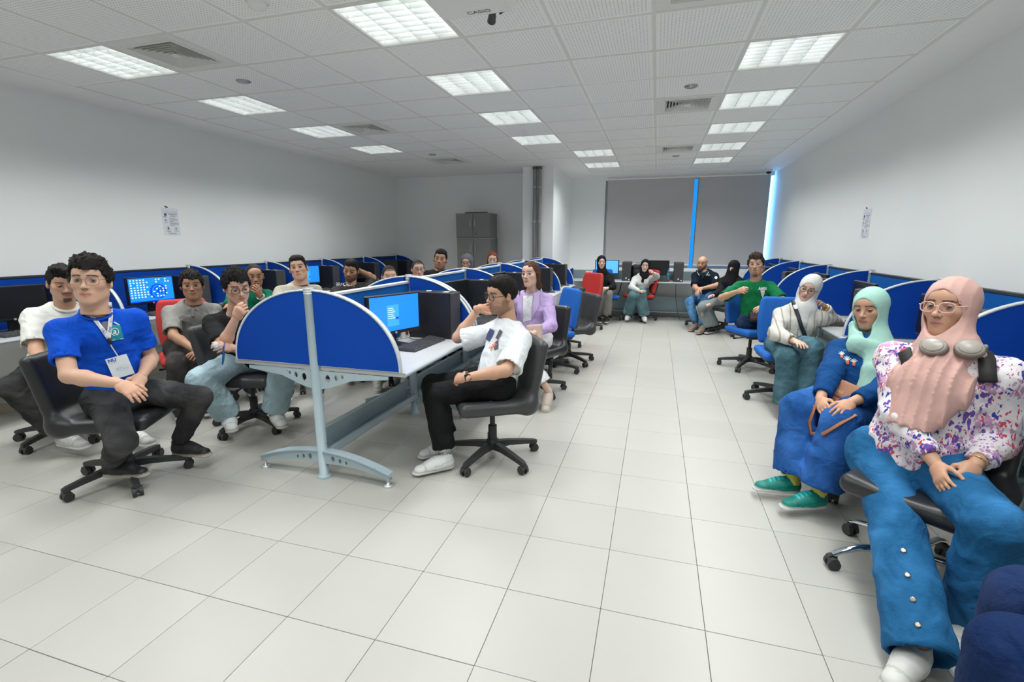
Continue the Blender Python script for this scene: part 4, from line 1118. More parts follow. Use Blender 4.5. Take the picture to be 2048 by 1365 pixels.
def oval(c, a, b, R, y0):
    def fn(x, y, z):
        p = [x-F32(c[0]), y-F32(c[1]), z-F32(c[2])]; q = [p[0]*F32(R[0, i])+p[1]*F32(R[1, i])+p[2]*F32(R[2, i]) for i in range(3)]
        zz = q[2]/F32(b); xx = q[0]/(F32(a)*(1-F32(.22)*np.maximum(-zz, 0)**2))
        return np.maximum((np.sqrt(xx*xx+zz*zz)-1)*F32(a), F32(y0)+F32(.030)*np.maximum(-zz, 0)-q[1])
    return fn, c-.16, c+.16
WARN = []
class Person:
    """spec: see calls.  Joints come from sight lines and real limb lengths."""
    def __init__(s, name, label, D, P, N, H, phi_p=0, phi_c=0, head=(0, 0, 0), sc=1.0, w=1.0, fem=False, near=True, sw=None, tilt=0.0, skin=(.42, .22, .13), armR=None, armL=None, legR=None, legL=None, group='seated people', **kw):
        s.name, s.kw, s.fem, s.near, s.sc, s.w, s.skin = name, kw, fem, near, sc, w, skin
        s.P = at(P[0], P[1], D); s.P[2] = kw.get('hipz', .545+.03*(sc-1)); s.P[:2] = kw.get('Pxy', s.P[:2]); s.N = at(N[0], N[1], D+(N[2] if len(N) > 2 else 0)); s.H = at(H[0], H[1], D+(H[2] if len(H) > 2 else 0))
        s.fp, s.fc = facing(s.P, phi_p), facing(s.N, phi_c); s.rp = np.cross(s.fp, UP); s.rc = np.cross(s.fc, UP)
        hf = facing(s.H, head[0]); s.HR = basis(hf, head[1], head[2]); s.hs = kw.get('hs', .955 if fem else 1.0)*(.5+.5*sc)
        sw = sw or (.140 if fem else .160)*sc
        s.up = unit(s.N-s.P)
        t = math.sin(tilt)
        s.S = {'R': s.N+s.rc*sw-s.up*.066+UP*t*sw, 'L': s.N-s.rc*sw-s.up*.066-UP*t*sw}
        hw = .085*sc*kw.get('hipw', 1.0); s.hip = {'R': s.P+s.rp*hw, 'L': s.P-s.rp*hw}
        s.root = empty('person', (s.P[0], s.P[1], 0)); s.o = nv(s.P[0], s.P[1], 0)
        tag(s.root, label, 'person', group)
        UA, FA, TH, SHK = .285*sc, .25*sc, .42*sc, .41*sc
        s.E, s.W, s.T, s.K, s.A, s.toe = {}, {}, {}, {}, {}, {}
        for q, arm, leg in (('R', armR, legR), ('L', armL, legL)):
            sg = 1 if q == 'R' else -1
            if leg and leg.get('a'):
                ax, ay, az = leg['a']; d = sight(ax, ay); s.A[q] = CAM_P+d*((az-CAM_H)/d[2])
                kx, ky = leg['k'][:2]; d = unit(sight(kx, ky)); mid_ = (s.hip[q]+s.A[q])/2; pole = CAM_P+d*((mid_-CAM_P)@d)
                v = s.A[q]-s.hip[q]; dl = np.linalg.norm(v); tl, sl_ = TH*leg.get('tl', 1), SHK*leg.get('sl', 1)
                if dl > tl+sl_: WARN.append((s.name, q+'leg', round(dl/(tl+sl_), 2)))
                dl2 = min(dl, .995*(tl+sl_)); c = (tl*tl-sl_*sl_+dl2*dl2)/(2*dl2); hh = math.sqrt(max(0, tl*tl-c*c)); u_ = v/dl
                e1 = unit(np.cross(u_, nv(.3, .5, .8))); e2 = np.cross(u_, e1); best = None
                for i in range(90):      # the knee lies on a circle; take the point that shows where the photo shows it
                    t_ = 2*PI*i/90; kp = s.hip[q]+u_*c*(dl/dl2)+(e1*math.cos(t_)+e2*math.sin(t_))*hh; qx, qy = shown(kp)
                    cost = math.hypot(qx-kx, qy-ky)*np.linalg.norm(kp)/FPX-.15*((kp-mid_)@s.fp)+max(0, .42-kp[2])*1.5+leg.get('bias', 0)*((kp-mid_)@unit(nv(s.P[0], s.P[1], 0)))
                    if best is None or cost < best[0]: best = (cost, kp)
                s.K[q] = best[1]
            else:
                s.K[q] = s.hip[q]+s.fp*TH*.98+s.rp*sg*.05; s.A[q] = s.K[q]+nv(0, 0, -SHK)+s.fp*.02
            if s.A[q][2] < .085: s.A[q][2] = .085
            s.toe[q] = facing(s.A[q], leg['toe']) if leg and 'toe' in leg else s.fp
            if arm and arm.get('wz'):
                wx, wy, wz = arm['wz']; d = sight(wx, wy); s.W[q] = CAM_P+d*((wz-CAM_H)/d[2]); v = s.W[q]-s.S[q]; dl = np.linalg.norm(v); dl2 = min(dl, .995*(UA+FA)); u_ = v/dl
                if dl > UA+FA: WARN.append((s.name, q+'arm', round(dl/(UA+FA), 2)))
                c = (UA*UA-FA*FA+dl2*dl2)/(2*dl2); hh = math.sqrt(max(0, UA*UA-c*c)); e1 = unit(np.cross(u_, nv(.3, .5, .8))); e2 = np.cross(u_, e1); best = None
                for i in range(90):
                    t_ = 2*PI*i/90; kp = s.S[q]+u_*c*(dl/dl2)+(e1*math.cos(t_)+e2*math.sin(t_))*hh; qx, qy = shown(kp); cost = math.hypot(qx-arm['e'][0], qy-arm['e'][1])*np.linalg.norm(kp)/FPX+.2*((kp-s.S[q])@s.fc)
                    if best is None or cost < best[0]: best = (cost, kp)
                s.E[q] = best[1]
            elif arm and arm.get('e'): s.E[q], st = on_ray(arm['e'][0], arm['e'][1], s.S[q], UA, arm['e'][2] if len(arm['e']) > 2 else True); s._w(q+'elbow', st)
            else: s.E[q] = s.S[q]-UP*UA*.92+s.fc*.08+s.rc*sg*.05
            if arm and arm.get('wz'): pass
            elif arm and arm.get('w'): s.W[q], st = on_ray(arm['w'][0], arm['w'][1], s.E[q], FA, arm['w'][2] if len(arm['w']) > 2 else True); s._w(q+'wrist', st)
            else:
                tgt = (s.hip[q]+s.K[q])/2+UP*.10-s.rp*sg*.03; s.W[q] = s.E[q]+unit(tgt-s.E[q])*FA
            if arm and arm.get('t'): s.T[q], st = on_ray(arm['t'][0], arm['t'][1], s.W[q], .17*sc, arm['t'][2] if len(arm['t']) > 2 else True)
            else: s.T[q] = s.W[q]+unit(s.W[q]-s.E[q]+s.fp*.1)*.17
            s.kw.setdefault('arm'+q, arm or {})
        s.build()
    def _w(s, n, st):
        if abs(st-1) > .03: WARN.append((s.name, n, round(st, 2)))
    def put(s, name, V, Fq, m, cols=None, parent=None):
        return link(name, np_mesh(name, V-s.o, Fq, m, cols), parent or s.root)
    def bb(s, pts, m): P = np.array(pts); return P.min(0)-m, P.max(0)+m
    def build(s):
        kw, sc, w, near = s.kw, s.sc, s.w, s.near; up, fc, rc, fp, rp, P, N = s.up, s.fc, s.rc, s.fp, s.rp, s.P, s.N
        h = (.0105 if near else .017); top = kw.get('top', {}); bot = kw.get('bot', {})
        mid = P+.45*(N-P); ch = P+.78*(N-P); s.ch = ch; bl = kw.get('belly', 0)
        # ---------------- body (skin), one surface: trunk, limbs, neck
        J = [P, N, s.H] + [j[q] for j in (s.S, s.E, s.W, s.K, s.A) for q in 'RL']
        b = Solid(*s.bb(J, .14), h*1.05)
        b.add(cone(P+UP*.02, ch, .095*w, .10*w, fc, .68), 0).add(cone(s.hip['R'], s.hip['L'], .08, .08), .04)
        hb = s.H+s.HR @ nv(0, -.03, -.075)*s.hs
        b.add(cone(N-up*.03, hb, .058*(.92 if s.fem else 1), .052*(.92 if s.fem else 1)), .03)
        for q in 'RL':
            b.add(cone(N-up*.06, s.S[q], .045, .045), .04)
            b.add(cone(s.S[q], s.E[q], .044*sc*w, .037*sc*w), .03)
            fm = s.E[q]*.7+s.W[q]*.3
            b.add(cone(s.E[q], fm, .036*sc*w, .039*sc*w), .02).add(cone(fm, s.W[q], .038*sc*w, .0245*sc), .02)
            lk = .6 if bot.get('skirt') else 1.0; b.add(cone(s.hip[q], s.K[q], .062*w*lk, .046*lk), .04).add(cone(s.K[q], s.A[q], .043*lk, .032), .03)
        V, Fq = b.poly(); Vs = [V]; Fs = [Fq]; Cs = [np.tile(np.array(s.skin), (len(V), 1))]
        def join(V2, F2, C2): Fs.append(F2+sum(len(v) for v in Vs)); Vs.append(V2); Cs.append(C2)
        hc = kw.get('hairc', (.010, .008, .007))
        if not kw.get('noface'):
            Vh, Fh = head_geo(s.fem, near); sx = kw.get('hshape', (1, 1, 1))
            if kw.get('scarf'): Vh[:, 0] = np.clip(Vh[:, 0], -.0745, .0745)
            Ch = head_colors(Vh, s.skin, kw.get('lip', np.array(s.skin)*nv(.86, .50, .50)), kw.get('brow', (.012, .009, .008)), hc, kw.get('beard'), kw.get('hairline', 0), .0026 if s.fem else .0036)
            M3 = s.HR @ np.diag(np.array(sx)*s.hs); join(xform(Vh, M3, s.H), Fh, Ch)
            for q in (-1, 1):
                Ve, Fe, Ce = eye_geo(q, kw.get('gaze', (0, .16)), kw.get('lid', 27), kw.get('eyec', (.055, .028, .016)), s.skin, near, s.fem); join(xform(Ve, M3, s.H), Fe, Ce)
        for q in 'RL':
            a = kw['arm'+q]
            if a.get('nohand'): continue
            Vh, Fh = hand_geo(a.get('curl', .5), near)
            if q == 'L': Vh[:, 0] *= -1; Fh = Fh[:, ::-1]
            y = unit(s.T[q]-s.W[q]); n = a.get('back'); n = (UP*.8+rc*(.5 if q == 'R' else -.5)) if n is None else nv(*[c for c in n])
            if a.get('back') is not None: n = rc*n[0]+fc*n[1]+UP*n[2]     # given in the chest's right, forward, up
            n = unit(n-y*(n@y)); x = np.cross(y, n); R = np.stack([x, y, n], 1)*(.93*sc*(.93 if s.fem else 1))
            # thumb sits on the inner side when the back of the hand faces up
            if q == 'R': R[:, 0] *= -1; Vh = Vh*nv(1, 1, 1); V2 = xform(Vh, R, s.W[q]); F2 = Fh[:, ::-1]
            else: R[:, 0] *= -1; V2 = xform(Vh, R, s.W[q]); F2 = Fh[:, ::-1]
            join(V2, F2, np.tile(np.array(s.skin)*nv(1.03, .97, .95), (len(V2), 1)))
        s.body = s.put('body', np.concatenate(Vs), np.concatenate(Fs), M_skin, np.clip(np.concatenate(Cs), 0, 1))
        # ---------------- top
        sl = top.get('sleeve', .62); g = top.get('grow', .012); lo = top.get('hem', .05)
        pts = [P-UP*.12, N, *s.S.values(), ch+fc*.2, ch-fc*.2] + ([j for q in 'RL' for j in (s.E[q], s.W[q])])
        t = Solid(*s.bb(pts, .20), h)
        ra = .118*w*sc; fwb = fc*.5+fp*.5
        t.add(cone(P-up*.10, P+up*.06, ra+.014+g+bl*.4, ra+.008+g+bl, fp, .80), 0)
        t.add(cone(P+up*.06+fc*bl*.6, mid+fc*bl*.5, ra+.010+g+bl, ra+g+bl*.5, fc, .80), .05)
        t.add(cone(mid, ch, ra+g, ra+.012+g, fc, .76), .05)
        if s.fem:
            for q in (-1, 1): t.add(ellipsoid(ch-up*.06+fc*.075+rc*q*.065, (.062, .055, .06)), .05)
        t.clip(P-up*lo, unit(-up+fc*.25)); t.clip(P-up*(lo-.02)+fc*.06, unit(-up+fp*.55))
        for q in 'RL':
            t.add(cone(N-up*.045, s.S[q], .054+g*.5, .052*w+g*.6), .03)
            t.add(cone(ch+rc*(.03 if q == 'R' else -.03), s.S[q]-up*.03, .09*w, .052*w), .04)
        nk = .066 if not s.fem else .060; HOL = []
        for q in 'RL':
            S, E, W = s.S[q], s.E[q], s.W[q]
            if sl <= 1:
                e = S+(E-S)*sl-UP*top.get('wide', .008)*.6; re = .045*w+g*.7+top.get('wide', .008)*.8
                t.add(cone(S, e, .049*w+g*.6, re, None, 1, False, True), .03); HOL.append((e, unit(e-S), re))
            else:
                t.add(cone(S, E, .049*w+g*.6, .043*w+g*.8), .03)
                e = E+(W-E)*min(1.0, (sl-1)); t.add(cone(E, e, .043*w+g*.8, top.get('cuff', .036), None, 1, False, True), .02); HOL.append((e, unit(e-E), top.get('cuff', .036)))
        am = top.get('fold', .006); t.warp(folds(hash_(s.name), am, .085, None), .03); t.warp(folds(hash_(s.name)+1, am*.5, .045), .03)
        nx = unit(up+fc*.38+UP*.15); na = N-nx*top.get('neck', -.012)+fc*.004; t.cut(cone(na, na+nx*.25, nk, nk, None, 1, True), .006)
        for e, d, r in HOL: t.cut(cone(e-d*.035, e+d*.03, r-.019, r-.017, None, 1, True), .006)
        if near and not kw.get('scarf') and top.get('rib', True):
            sx_ = unit(np.cross(nx, fc)); sy_ = np.cross(sx_, nx); sy_ = sy_ if sy_@fc > 0 else -sy_
            rp_ = [tuple(na-s.o+(sx_*math.cos(2*PI*i/28)+sy_*math.sin(2*PI*i/28))*(nk+.004)+nx*.001) for i in range(29)]
            MB().tube(rp_, .0075, 8, cap=False).build('collar', top['mat'], s.root)
        V, Fq = t.poly(); V = smooth_mesh(V, Fq, 2, .5); s.top = s.put(top.get('name', 'shirt'), V, Fq, top['mat']); s.topV = V
        # ---------------- bottom
        rk, rh = bot.get('knee', .068), bot.get('hemr', .058)
        pts = [P+UP*.15, P-UP*.12, s.K['R'], s.K['L'], s.A['R'], s.A['L']]
        t = Solid(*s.bb(pts, .18), h); g2 = .010
        t.add(cone(s.hip['R'], s.hip['L'], .108*w*sc+g2, .108*w*sc+g2), 0).add(cone(P, P+up*.09, ra+g2*.5, ra-.004, fp, .80), .05)
        HO2 = []
        if bot.get('skirt'):
            km = (s.K['R']+s.K['L'])/2; am_ = (s.A['R']+s.A['L'])/2; km2 = km+UP*.0
            t.add(cone(P, km, .135*w, .105*w, UP, .75), .06).add(cone(s.K['R'], s.K['L'], .075, .075), .05)
            t.add(cone(km, am_+UP*bot.get('len', .05), .10*w, bot.get('hemr', .15), None, 1, False, True), .06)
        else:
            for q in 'RL':
                t.add(cone(s.hip[q], s.K[q], .088*w*sc+g2, rk), .035)
                km = s.K[q]*.5+s.A[q]*.5; e = s.A[q]+(s.A[q]-s.K[q])*bot.get('len', -.06)
                t.add(cone(s.K[q], km, rk, rk*.45+rh*.55), .014).add(cone(km, e, rk*.45+rh*.55, rh, None, 1, False, True), .014); HO2.append((e, unit(e-s.K[q]), rh))
        am = bot.get('fold', .006); t.warp(folds(hash_(s.name)+2, am, .08), .03); t.warp(folds(hash_(s.name)+3, am*.5, .04), .03)
        for e, d, r in HO2: t.cut(cone(e-d*.04, e+d*.03, r-.020, r-.018, None, 1, True), .006)
        V, Fq = t.poly(); V = smooth_mesh(V, Fq, 2, .5); s.bot = s.put(bot.get('name', 'trousers'), V, Fq, bot['mat'])
        # ---------------- shoes
        sh = kw.get('shoe')
        if sh:
            me = shoe_mesh(*sh)
            for q in 'RL':
                f = unit(s.toe[q]); z = max(0.0, s.A[q][2]-.088); r = np.cross(f, UP); pit = kw.get('shoepitch', {}).get(q, 0)
                f2 = f*math.cos(pit)+UP*math.sin(pit); u2 = np.cross(r, f2)
                o = link('shoe', me, s.root); k = 1.08*sc*(.94 if s.fem else 1)
                base = s.A[q]-u2*.088+f2*.028
                o.matrix_local = Matrix(((r[0]*k, f2[0]*k, u2[0]*k, base[0]-s.o[0]), (r[1]*k, f2[1]*k, u2[1]*k, base[1]-s.o[1]), (r[2]*k, f2[2]*k, u2[2]*k, max(base[2], 0.001)), (0, 0, 0, 1)))
        for q, (cs_, zt) in kw.get('sock', {}).items():
            d = unit(s.K[q]-s.A[q]); MB().tube([tuple(s.A[q]-s.o-d*.03), tuple(s.A[q]-s.o+d*.04), tuple(s.A[q]-s.o+d*zt)], [.040, .036, .037], 14).build('sock', mat('sock_%02d%02d' % (int(cs_[0]*99), int(cs_[2]*99)), cs_, .9), s.root)
        # ---------------- hair, glasses, scarf
        if kw.get('hair'):
            Vh, Fh = hair_geo(kw['hair'], near); g3 = np.random.RandomState(hash_(s.name)); n = g3.uniform(.85, 1.2, len(Vh))[:, None]
            s.put('hair', xform(Vh, s.HR @ np.diag(np.array(kw.get('hshape', (1, 1, 1)))*s.hs), s.H), Fh, M_hair, np.clip(np.array(hc)[None, :]*n, 0, 1))
        if kw.get('glasses'):
            gm, lm = glasses_parts(kw['glasses']); M4 = Matrix.Identity(4)
            o = link('glasses', gm, s.root); R = s.HR*s.hs; p = s.H-s.o+R @ nv(0, .001, .004)
            o.matrix_local = Matrix([[*R[i], p[i]] for i in range(3)] + [[0, 0, 0, 1]]); link('lens', lm, o)
        if kw.get('scarf'): s.scarf(**kw['scarf'])
    def scarf(s, mat, wrap=1.0, drape=.0, tail=None, fold=.0035, veil=False, cap=None, low=False, name='headscarf', open_=1.0, cape=0.0, fwd=0.0, pleat=0.0):
        R, H, k = s.HR, s.H, s.hs; L = lambda x, y, z: H+R @ nv(x, y, z)*k; N, up, fc, rc, ch = s.N, s.up, s.fc, s.rc, s.ch
        hgt = (.0056 if s.near else .009)
        pts = [H, N, ch+fc*.12, s.S['R'], s.S['L']] + ([nv(*q[:3]) for q in tail] if tail else [])
        t = Solid(*s.bb(pts, .17), hgt)
        t.add(ellipsoid(L(0, -.016, .030), nv(.0895, .113, .102)*k, R), 0)
        t.add(ellipsoid(L(0, .004, -.040), nv(.080, .084, .092)*k, R), .03)
        t.add(cone(L(0, -.012, -.075), N+fc*.02+up*.01, .074*k, .088*wrap), .04)
        if low: t.add(cone(N-rc*.07+fc*.055, N+rc*.07+fc*.055, .036, .036), .03)
        if drape:
            t.add(cone(N+fc*(.03+fwd*.6)-up*.02, ch+fc*(.085+fwd)-up*.04, .10*wrap, .095*drape, fc, .62), .05)
            if drape > 1: t.add(cone(ch+fc*(.09+fwd)-up*.03, s.P*.50+ch*.50+fc*(.150+fwd), .10*drape, .060*drape, fc, .50, False, True), .04)
        if cape:
            for q in 'RL': t.add(cone(N-up*.02, s.S[q]+UP*.01, .075, .068*cape), .04)
        if tail:
            for a, b in zip(tail[:-1], tail[1:]): t.add(cone(nv(*a[:3]), nv(*b[:3]), a[3], b[3], nv(*a[4]) if len(a) > 4 else fc, .42), .03)
        zN = N[2]; f1 = folds(hash_(s.name)+9, fold, .060, unit(up+.3*rc)); f2 = folds(hash_(s.name)+10, fold*.6, .034, unit(up-.2*rc)); ramp = lambda z: np.clip((zN+.07-z)/.10, .22, 1)
        t.warp(lambda x, y, z: f1(x, y, z)*ramp(z), .03); t.warp(lambda x, y, z: f2(x, y, z)*ramp(z), .03)
        if pleat:
            def pl(x, y, z):
                u = (x-N[0])*rc[0]+(y-N[1])*rc[1]+(z-N[2])*rc[2]; v = (x-N[0])*up[0]+(y-N[1])*up[1]+(z-N[2])*up[2]
                return -pleat*((1-np.abs(np.sin(PI*u/.042*(1+.35*v)+.9*np.sin(7*v)+.6*np.sin(23*u))))**1.5-.35)*ramp(z)
            t.warp(pl, .03)
        if not veil:
            t.cut(oval(L(0, 0, -.020), .058*open_*k, .088*open_*k, R, .012*k), .005)
            if low: t.cut(cone(L(0, .07, -.10), N+fc*.08+up*.02, .035, .030), .02)
        else:
            t.add(ellipsoid(L(0, .040, -.055), nv(.072, .072, .090)*k, R), .02).add(cone(L(0, .045, -.08), ch+fc*.10, .075, .11, fc, .6), .05)
            t.cut(ellipsoid(L(0, .125, .006), nv(.060, .062, .019)*k, R), .004)
        V, Fq = t.poly(); s.sc_o = s.put(name, smooth_mesh(V, Fq, 1, .5), Fq, mat)
        if cap:
            b = MB(); pt = []
            for i in range(13):
                a = PI*i/12; pt.append(tuple(L(.064*math.cos(a), .060-.030*abs(math.cos(a))**2, .020+.050*math.sin(a))-s.o))
            b.tube(pt, .008, 8); b.build('under_cap', cap, s.root)
def hash_(n): return sum((i+1)*ord(c) for i, c in enumerate(n)) % 9973
def cloth(name, col, rough=.85, bump=.25, bscale=40, var=.10, scale=14, fine=0.0):
    new = 'cloth_'+name not in MATS; m = mat('cloth_'+name, col, rough, var=var, scale=scale, bump=bump, bscale=bscale, spec=.2)
    if new: wrinkle(m, 6.5, .14 if 'scarf' in name else .45)
    return m
def wrinkle(m, sc, st):
    """broad soft creases in the cloth's relief"""
    N = m.node_tree.nodes; L = m.node_tree.links; b = N['Principled BSDF']; tc = N.new('ShaderNodeTexCoord'); no = N.new('ShaderNodeTexNoise')
    no.inputs['Scale'].default_value = sc; no.inputs['Detail'].default_value = 2.0; no.inputs['Distortion'].default_value = 1.1; L.new(tc.outputs['Object'], no.inputs['Vector'])
    bp = N.new('ShaderNodeBump'); bp.inputs['Strength'].default_value = st; bp.inputs['Distance'].default_value = .05; L.new(no.outputs['Fac'], bp.inputs['Height'])
    if b.inputs['Normal'].links: L.new(b.inputs['Normal'].links[0].from_socket, bp.inputs['Normal'])
    L.new(bp.outputs['Normal'], b.inputs['Normal'])
def decal(person, me_or_mb, m, name, c, R, off=.003, parent=None, sub=0):
    """flat print laid on a garment: local xy plane at c with axes R[:,0], R[:,1]; pushed back along -R[:,2] until it meets the cloth"""
    from mathutils.bvhtree import BVHTree
    me = me_or_mb.mesh(name, m) if isinstance(me_or_mb, MB) else me_or_mb
    g = (parent or person.top); bm = bmesh.new(); bm.from_mesh(me)
    if sub: bmesh.ops.subdivide_edges(bm, edges=bm.edges, cuts=sub, use_grid_fill=True)
    bmesh.ops.triangulate(bm, faces=[f for f in bm.faces if len(f.verts) > 4])
    gb = bmesh.new(); gb.from_mesh(g.data); T = BVHTree.FromBMesh(gb)
    n = Vector(R[:, 2]); hit0 = 0
    for v in bm.verts:
        p = Vector(c)+Vector(R[:, 0])*v.co.x+Vector(R[:, 1])*v.co.y-Vector(person.o)
        h = T.ray_cast(p+n*.25, -n, .5)
        v.co = (h[0]+n*(off+v.co.z)) if h[0] else p
    bm.to_mesh(me); bm.free(); gb.free(); me.update()
    return link(name, me, person.root)
# ================================================================ PEOPLE: the cast, with their chairs
def seat_chair(p, kind, label, group='office chairs', dphi=0.0, back=0.0, base=0.3, dxy=(0, 0), cxy=None, wbase=None):
    f = p.fp; rz = math.atan2(-f[0], f[1])+math.radians(dphi); f2 = nv(-math.sin(rz), math.cos(rz), 0); c = p.P-f2*back
    if cxy: c = nv(*cxy, 0)
    if wbase is not None: base = math.radians(wbase)-rz
    ch = chair(kind, c[0]+dxy[0], c[1]+dxy[1], rz, label, group, base); p.chair = ch; return ch
WHITE = (.72, .72, .70); SB = (.025, .025, .027)
def denim(name, col, fade=1.6, scale=3.0):
    m = mat('denim_'+name, col, .85, var=.25, scale=60, bump=.3, bscale=120, spec=.2)
    N = m.node_tree.nodes; L = m.node_tree.links; b = N['Principled BSDF']; base = b.inputs['Base Color'].links[0].from_socket
    tc = N.new('ShaderNodeTexCoord'); no = N.new('ShaderNodeTexNoise'); no.inputs['Scale'].default_value = scale*1.6; no.inputs['Detail'].default_value = 2; L.new(tc.outputs['Object'], no.inputs['Vector'])
    mr = N.new('ShaderNodeMapRange'); mr.inputs['From Min'].default_value = .45; mr.inputs['From Max'].default_value = .72; L.new(no.outputs['Fac'], mr.inputs['Value'])
    mx = N.new('ShaderNodeMix'); mx.data_type = 'RGBA'; L.new(mr.outputs['Result'], mx.inputs['Factor']); L.new(base, mx.inputs['A']); mx.inputs['B'].default_value = (*[min(.8, c*fade+.02) for c in col], 1)
    L.new(mx.outputs['Result'], b.inputs['Base Color']); wrinkle(m, 7.5, .5); return m
SK1, SK2, SK3, SK4 = (.62, .375, .265), (.55, .315, .21), (.42, .225, .14), (.68, .45, .35)
# 1 blue T-shirt, lanyard
p1 = Person('blue_shirt', 'young man with glasses, bright blue T-shirt and white visitor lanyard, front left', 3.72, (208, 792), (192, 628, -0.16), (181, 563, -0.22), phi_p=38, phi_c=18, head=(-16, -3, -3), hs=1.07, Pxy=(-3.12, 2.03),
    skin=SK1, hair='curly', glasses='thin', gaze=(-.25, .12), w=1.06, sw=.172, tilt=-.05,
    armR=dict(e=(138, 752, True), w=(238, 768, True), t=(292, 800, True), curl=.55, back=(.35, .5, .8)), armL=dict(e=(302, 718, False), w=(284, 752, True), t=(262, 792, True), curl=.45, back=(-.2, .8, .6)),
    legR=dict(k=(240, 815), a=(222, 925, .17), toe=45), legL=dict(k=(400, 795), a=(358, 885, .17), toe=45),
    top=dict(mat=cloth('royal_blue', (.002, .075, .56)), sleeve=.66, hem=.05, wide=.014), bot=dict(mat=denim('charcoal', (.030, .030, .031), 2.0), knee=.072, hemr=.056), shoe=((.018, .018, .02), (.42, .38, .32)))
seat_chair(p1, 'black', 'black leatherette swivel chair under the blue T-shirt student', dphi=22, back=.02, cxy=(-3.13, 2.01), wbase=-101)
# 2 white T-shirt behind
p2 = Person('white_left', 'young man in white T-shirt looking down, behind the blue T-shirt student', 4.85, (108, 752), (132, 614, -0.18), (126, 566, -0.25), phi_p=-42, phi_c=-6, head=(8, 16, 0),
    skin=SK2, hair='swept', beard=(.8, .8, False), lid=12, gaze=(.1, -.35), armR=dict(e=(72, 702, True), w=(92, 742, True), t=(120, 760, True)), armL=dict(e=(188, 700), w=(165, 750), t=(140, 765)),
    legR=dict(k=(30, 770), a=(126, 868, .15), toe=28), legL=dict(k=(230, 790), a=(262, 862, .14), toe=30),
    top=dict(mat=cloth('off_white', (.68, .68, .64)), sleeve=.75, wide=.03, hem=.10, grow=.018), bot=dict(mat=denim('black', (.018, .018, .018), 2.2), knee=.088, hemr=.086, len=-.10), shoe=((.50, .50, .49), (.66, .66, .63), (.75, .75, .72)))
seat_chair(p2, 'black', 'black swivel chair hidden behind the blue T-shirt student', base=.2, back=.03)
# 3 grey polo
p3 = Person('grey_polo', 'young man in grey polo shirt facing the camera, on a red chair', 5.15, (384, 722), (386, 610, -0.12), (384, 571, -0.18), phi_p=4, phi_c=0, head=(-2, 2, 0),
    skin=SK3, hair='curly', armR=dict(e=(347, 672), w=(392, 702), t=(412, 712), curl=.7), armL=dict(e=(422, 672), w=(402, 706), t=(385, 714)),
    legR=dict(k=(358, 725), a=(358, 808, .11), toe=0), legL=dict(k=(402, 725), a=(402, 802, .11), toe=10), top=dict(mat=cloth('heather_grey', (.27, .26, .245)), sleeve=.80, wide=.022, grow=.018, hem=.08),
    bot=dict(mat=denim('faded_black', (.040, .037, .034), 2.0), knee=.085, hemr=.082), shoe=((.02, .02, .02), (.60, .60, .58)))
seat_chair(p3, 'red', 'red fabric chair under the grey polo student')
# 4 black T-shirt, light jeans
p4 = Person('black_tee', 'young man with curly hair, glasses and black T-shirt resting chin on fist', 4.3, (474, 735), (468, 628, -0.16), (474, 573, -0.28), phi_p=8, phi_c=10, head=(12, 16, 4), hs=1.03, Pxy=(-3.08, 3.0),
    skin=SK1, hair='curly', glasses='black', lid=14, gaze=(.05, -.2), w=1.06,
    armR=dict(e=(447, 692, True), w=(472, 636, True), t=(492, 606, True), curl=1.35, back=(.6, .7, -.1)), armL=dict(e=(512, 700, True), w=(458, 697, True), t=(432, 690, True), curl=.9, back=(-.2, .8, .5)),
    legR=dict(k=(405, 735), a=(456, 828, .17), toe=4), legL=dict(k=(566, 742), a=(550, 822, .17), toe=12),
    top=dict(mat=cloth('black', (.014, .014, .015)), sleeve=.80, wide=.02, grow=.016, hem=.08), bot=dict(mat=denim('pale_blue', (.33, .45, .50), 1.3), knee=.098, hemr=.100, len=-.04), shoe=((.66, .67, .66), (.55, .53, .48)))
seat_chair(p4, 'grey', 'black swivel chair under the black T-shirt student in pale jeans', dphi=50, cxy=(-3.06, 2.96), wbase=-91)
# 5 green shirt man behind
p5 = Person('green_left', 'man in dark green T-shirt with his hand on his face, behind the black T-shirt student', 5.6, (500, 680), (502, 580, -0.02), (509, 552, -0.06), phi_p=10, phi_c=0, head=(6, 8, 0), near=False,
    skin=SK3, hair='crop', hairc=(.02, .018, .016), armL=dict(e=(543, 622), w=(520, 592), t=(512, 572), curl=.9, back=(-.3, .8, .2)), armR=dict(e=(455, 620), w=(480, 650), t=(495, 655)),
    top=dict(mat=cloth('bottle_green', (.004, .13, .075)), sleeve=.8), bot=dict(mat=denim('navy', (.02, .03, .05))), shoe=((.02, .02, .02), (.4, .4, .4)))
seat_chair(p5, 'black', 'black swivel chair under the man in dark green')
# 6 beige sweatshirt
p6 = Person('beige', 'young man in beige sweatshirt with his head tilted back', 5.28, (596, 665), (597, 571, -.02), (597, 537, -.06), phi_p=0, phi_c=2, head=(-8, -6, 7),
    skin=SK1, hair='flat', armR=dict(e=(556, 632), w=(580, 652), t=(596, 660)), armL=dict(e=(640, 632), w=(616, 652), t=(600, 660)),
    top=dict(mat=cloth('beige', (.50, .46, .39)), sleeve=1.95, grow=.020), bot=dict(mat=denim('sand', (.2, .18, .15))), shoe=((.03, .03, .03), (.6, .6, .6)))
seat_chair(p6, 'black', 'black swivel chair under the beige sweatshirt student')
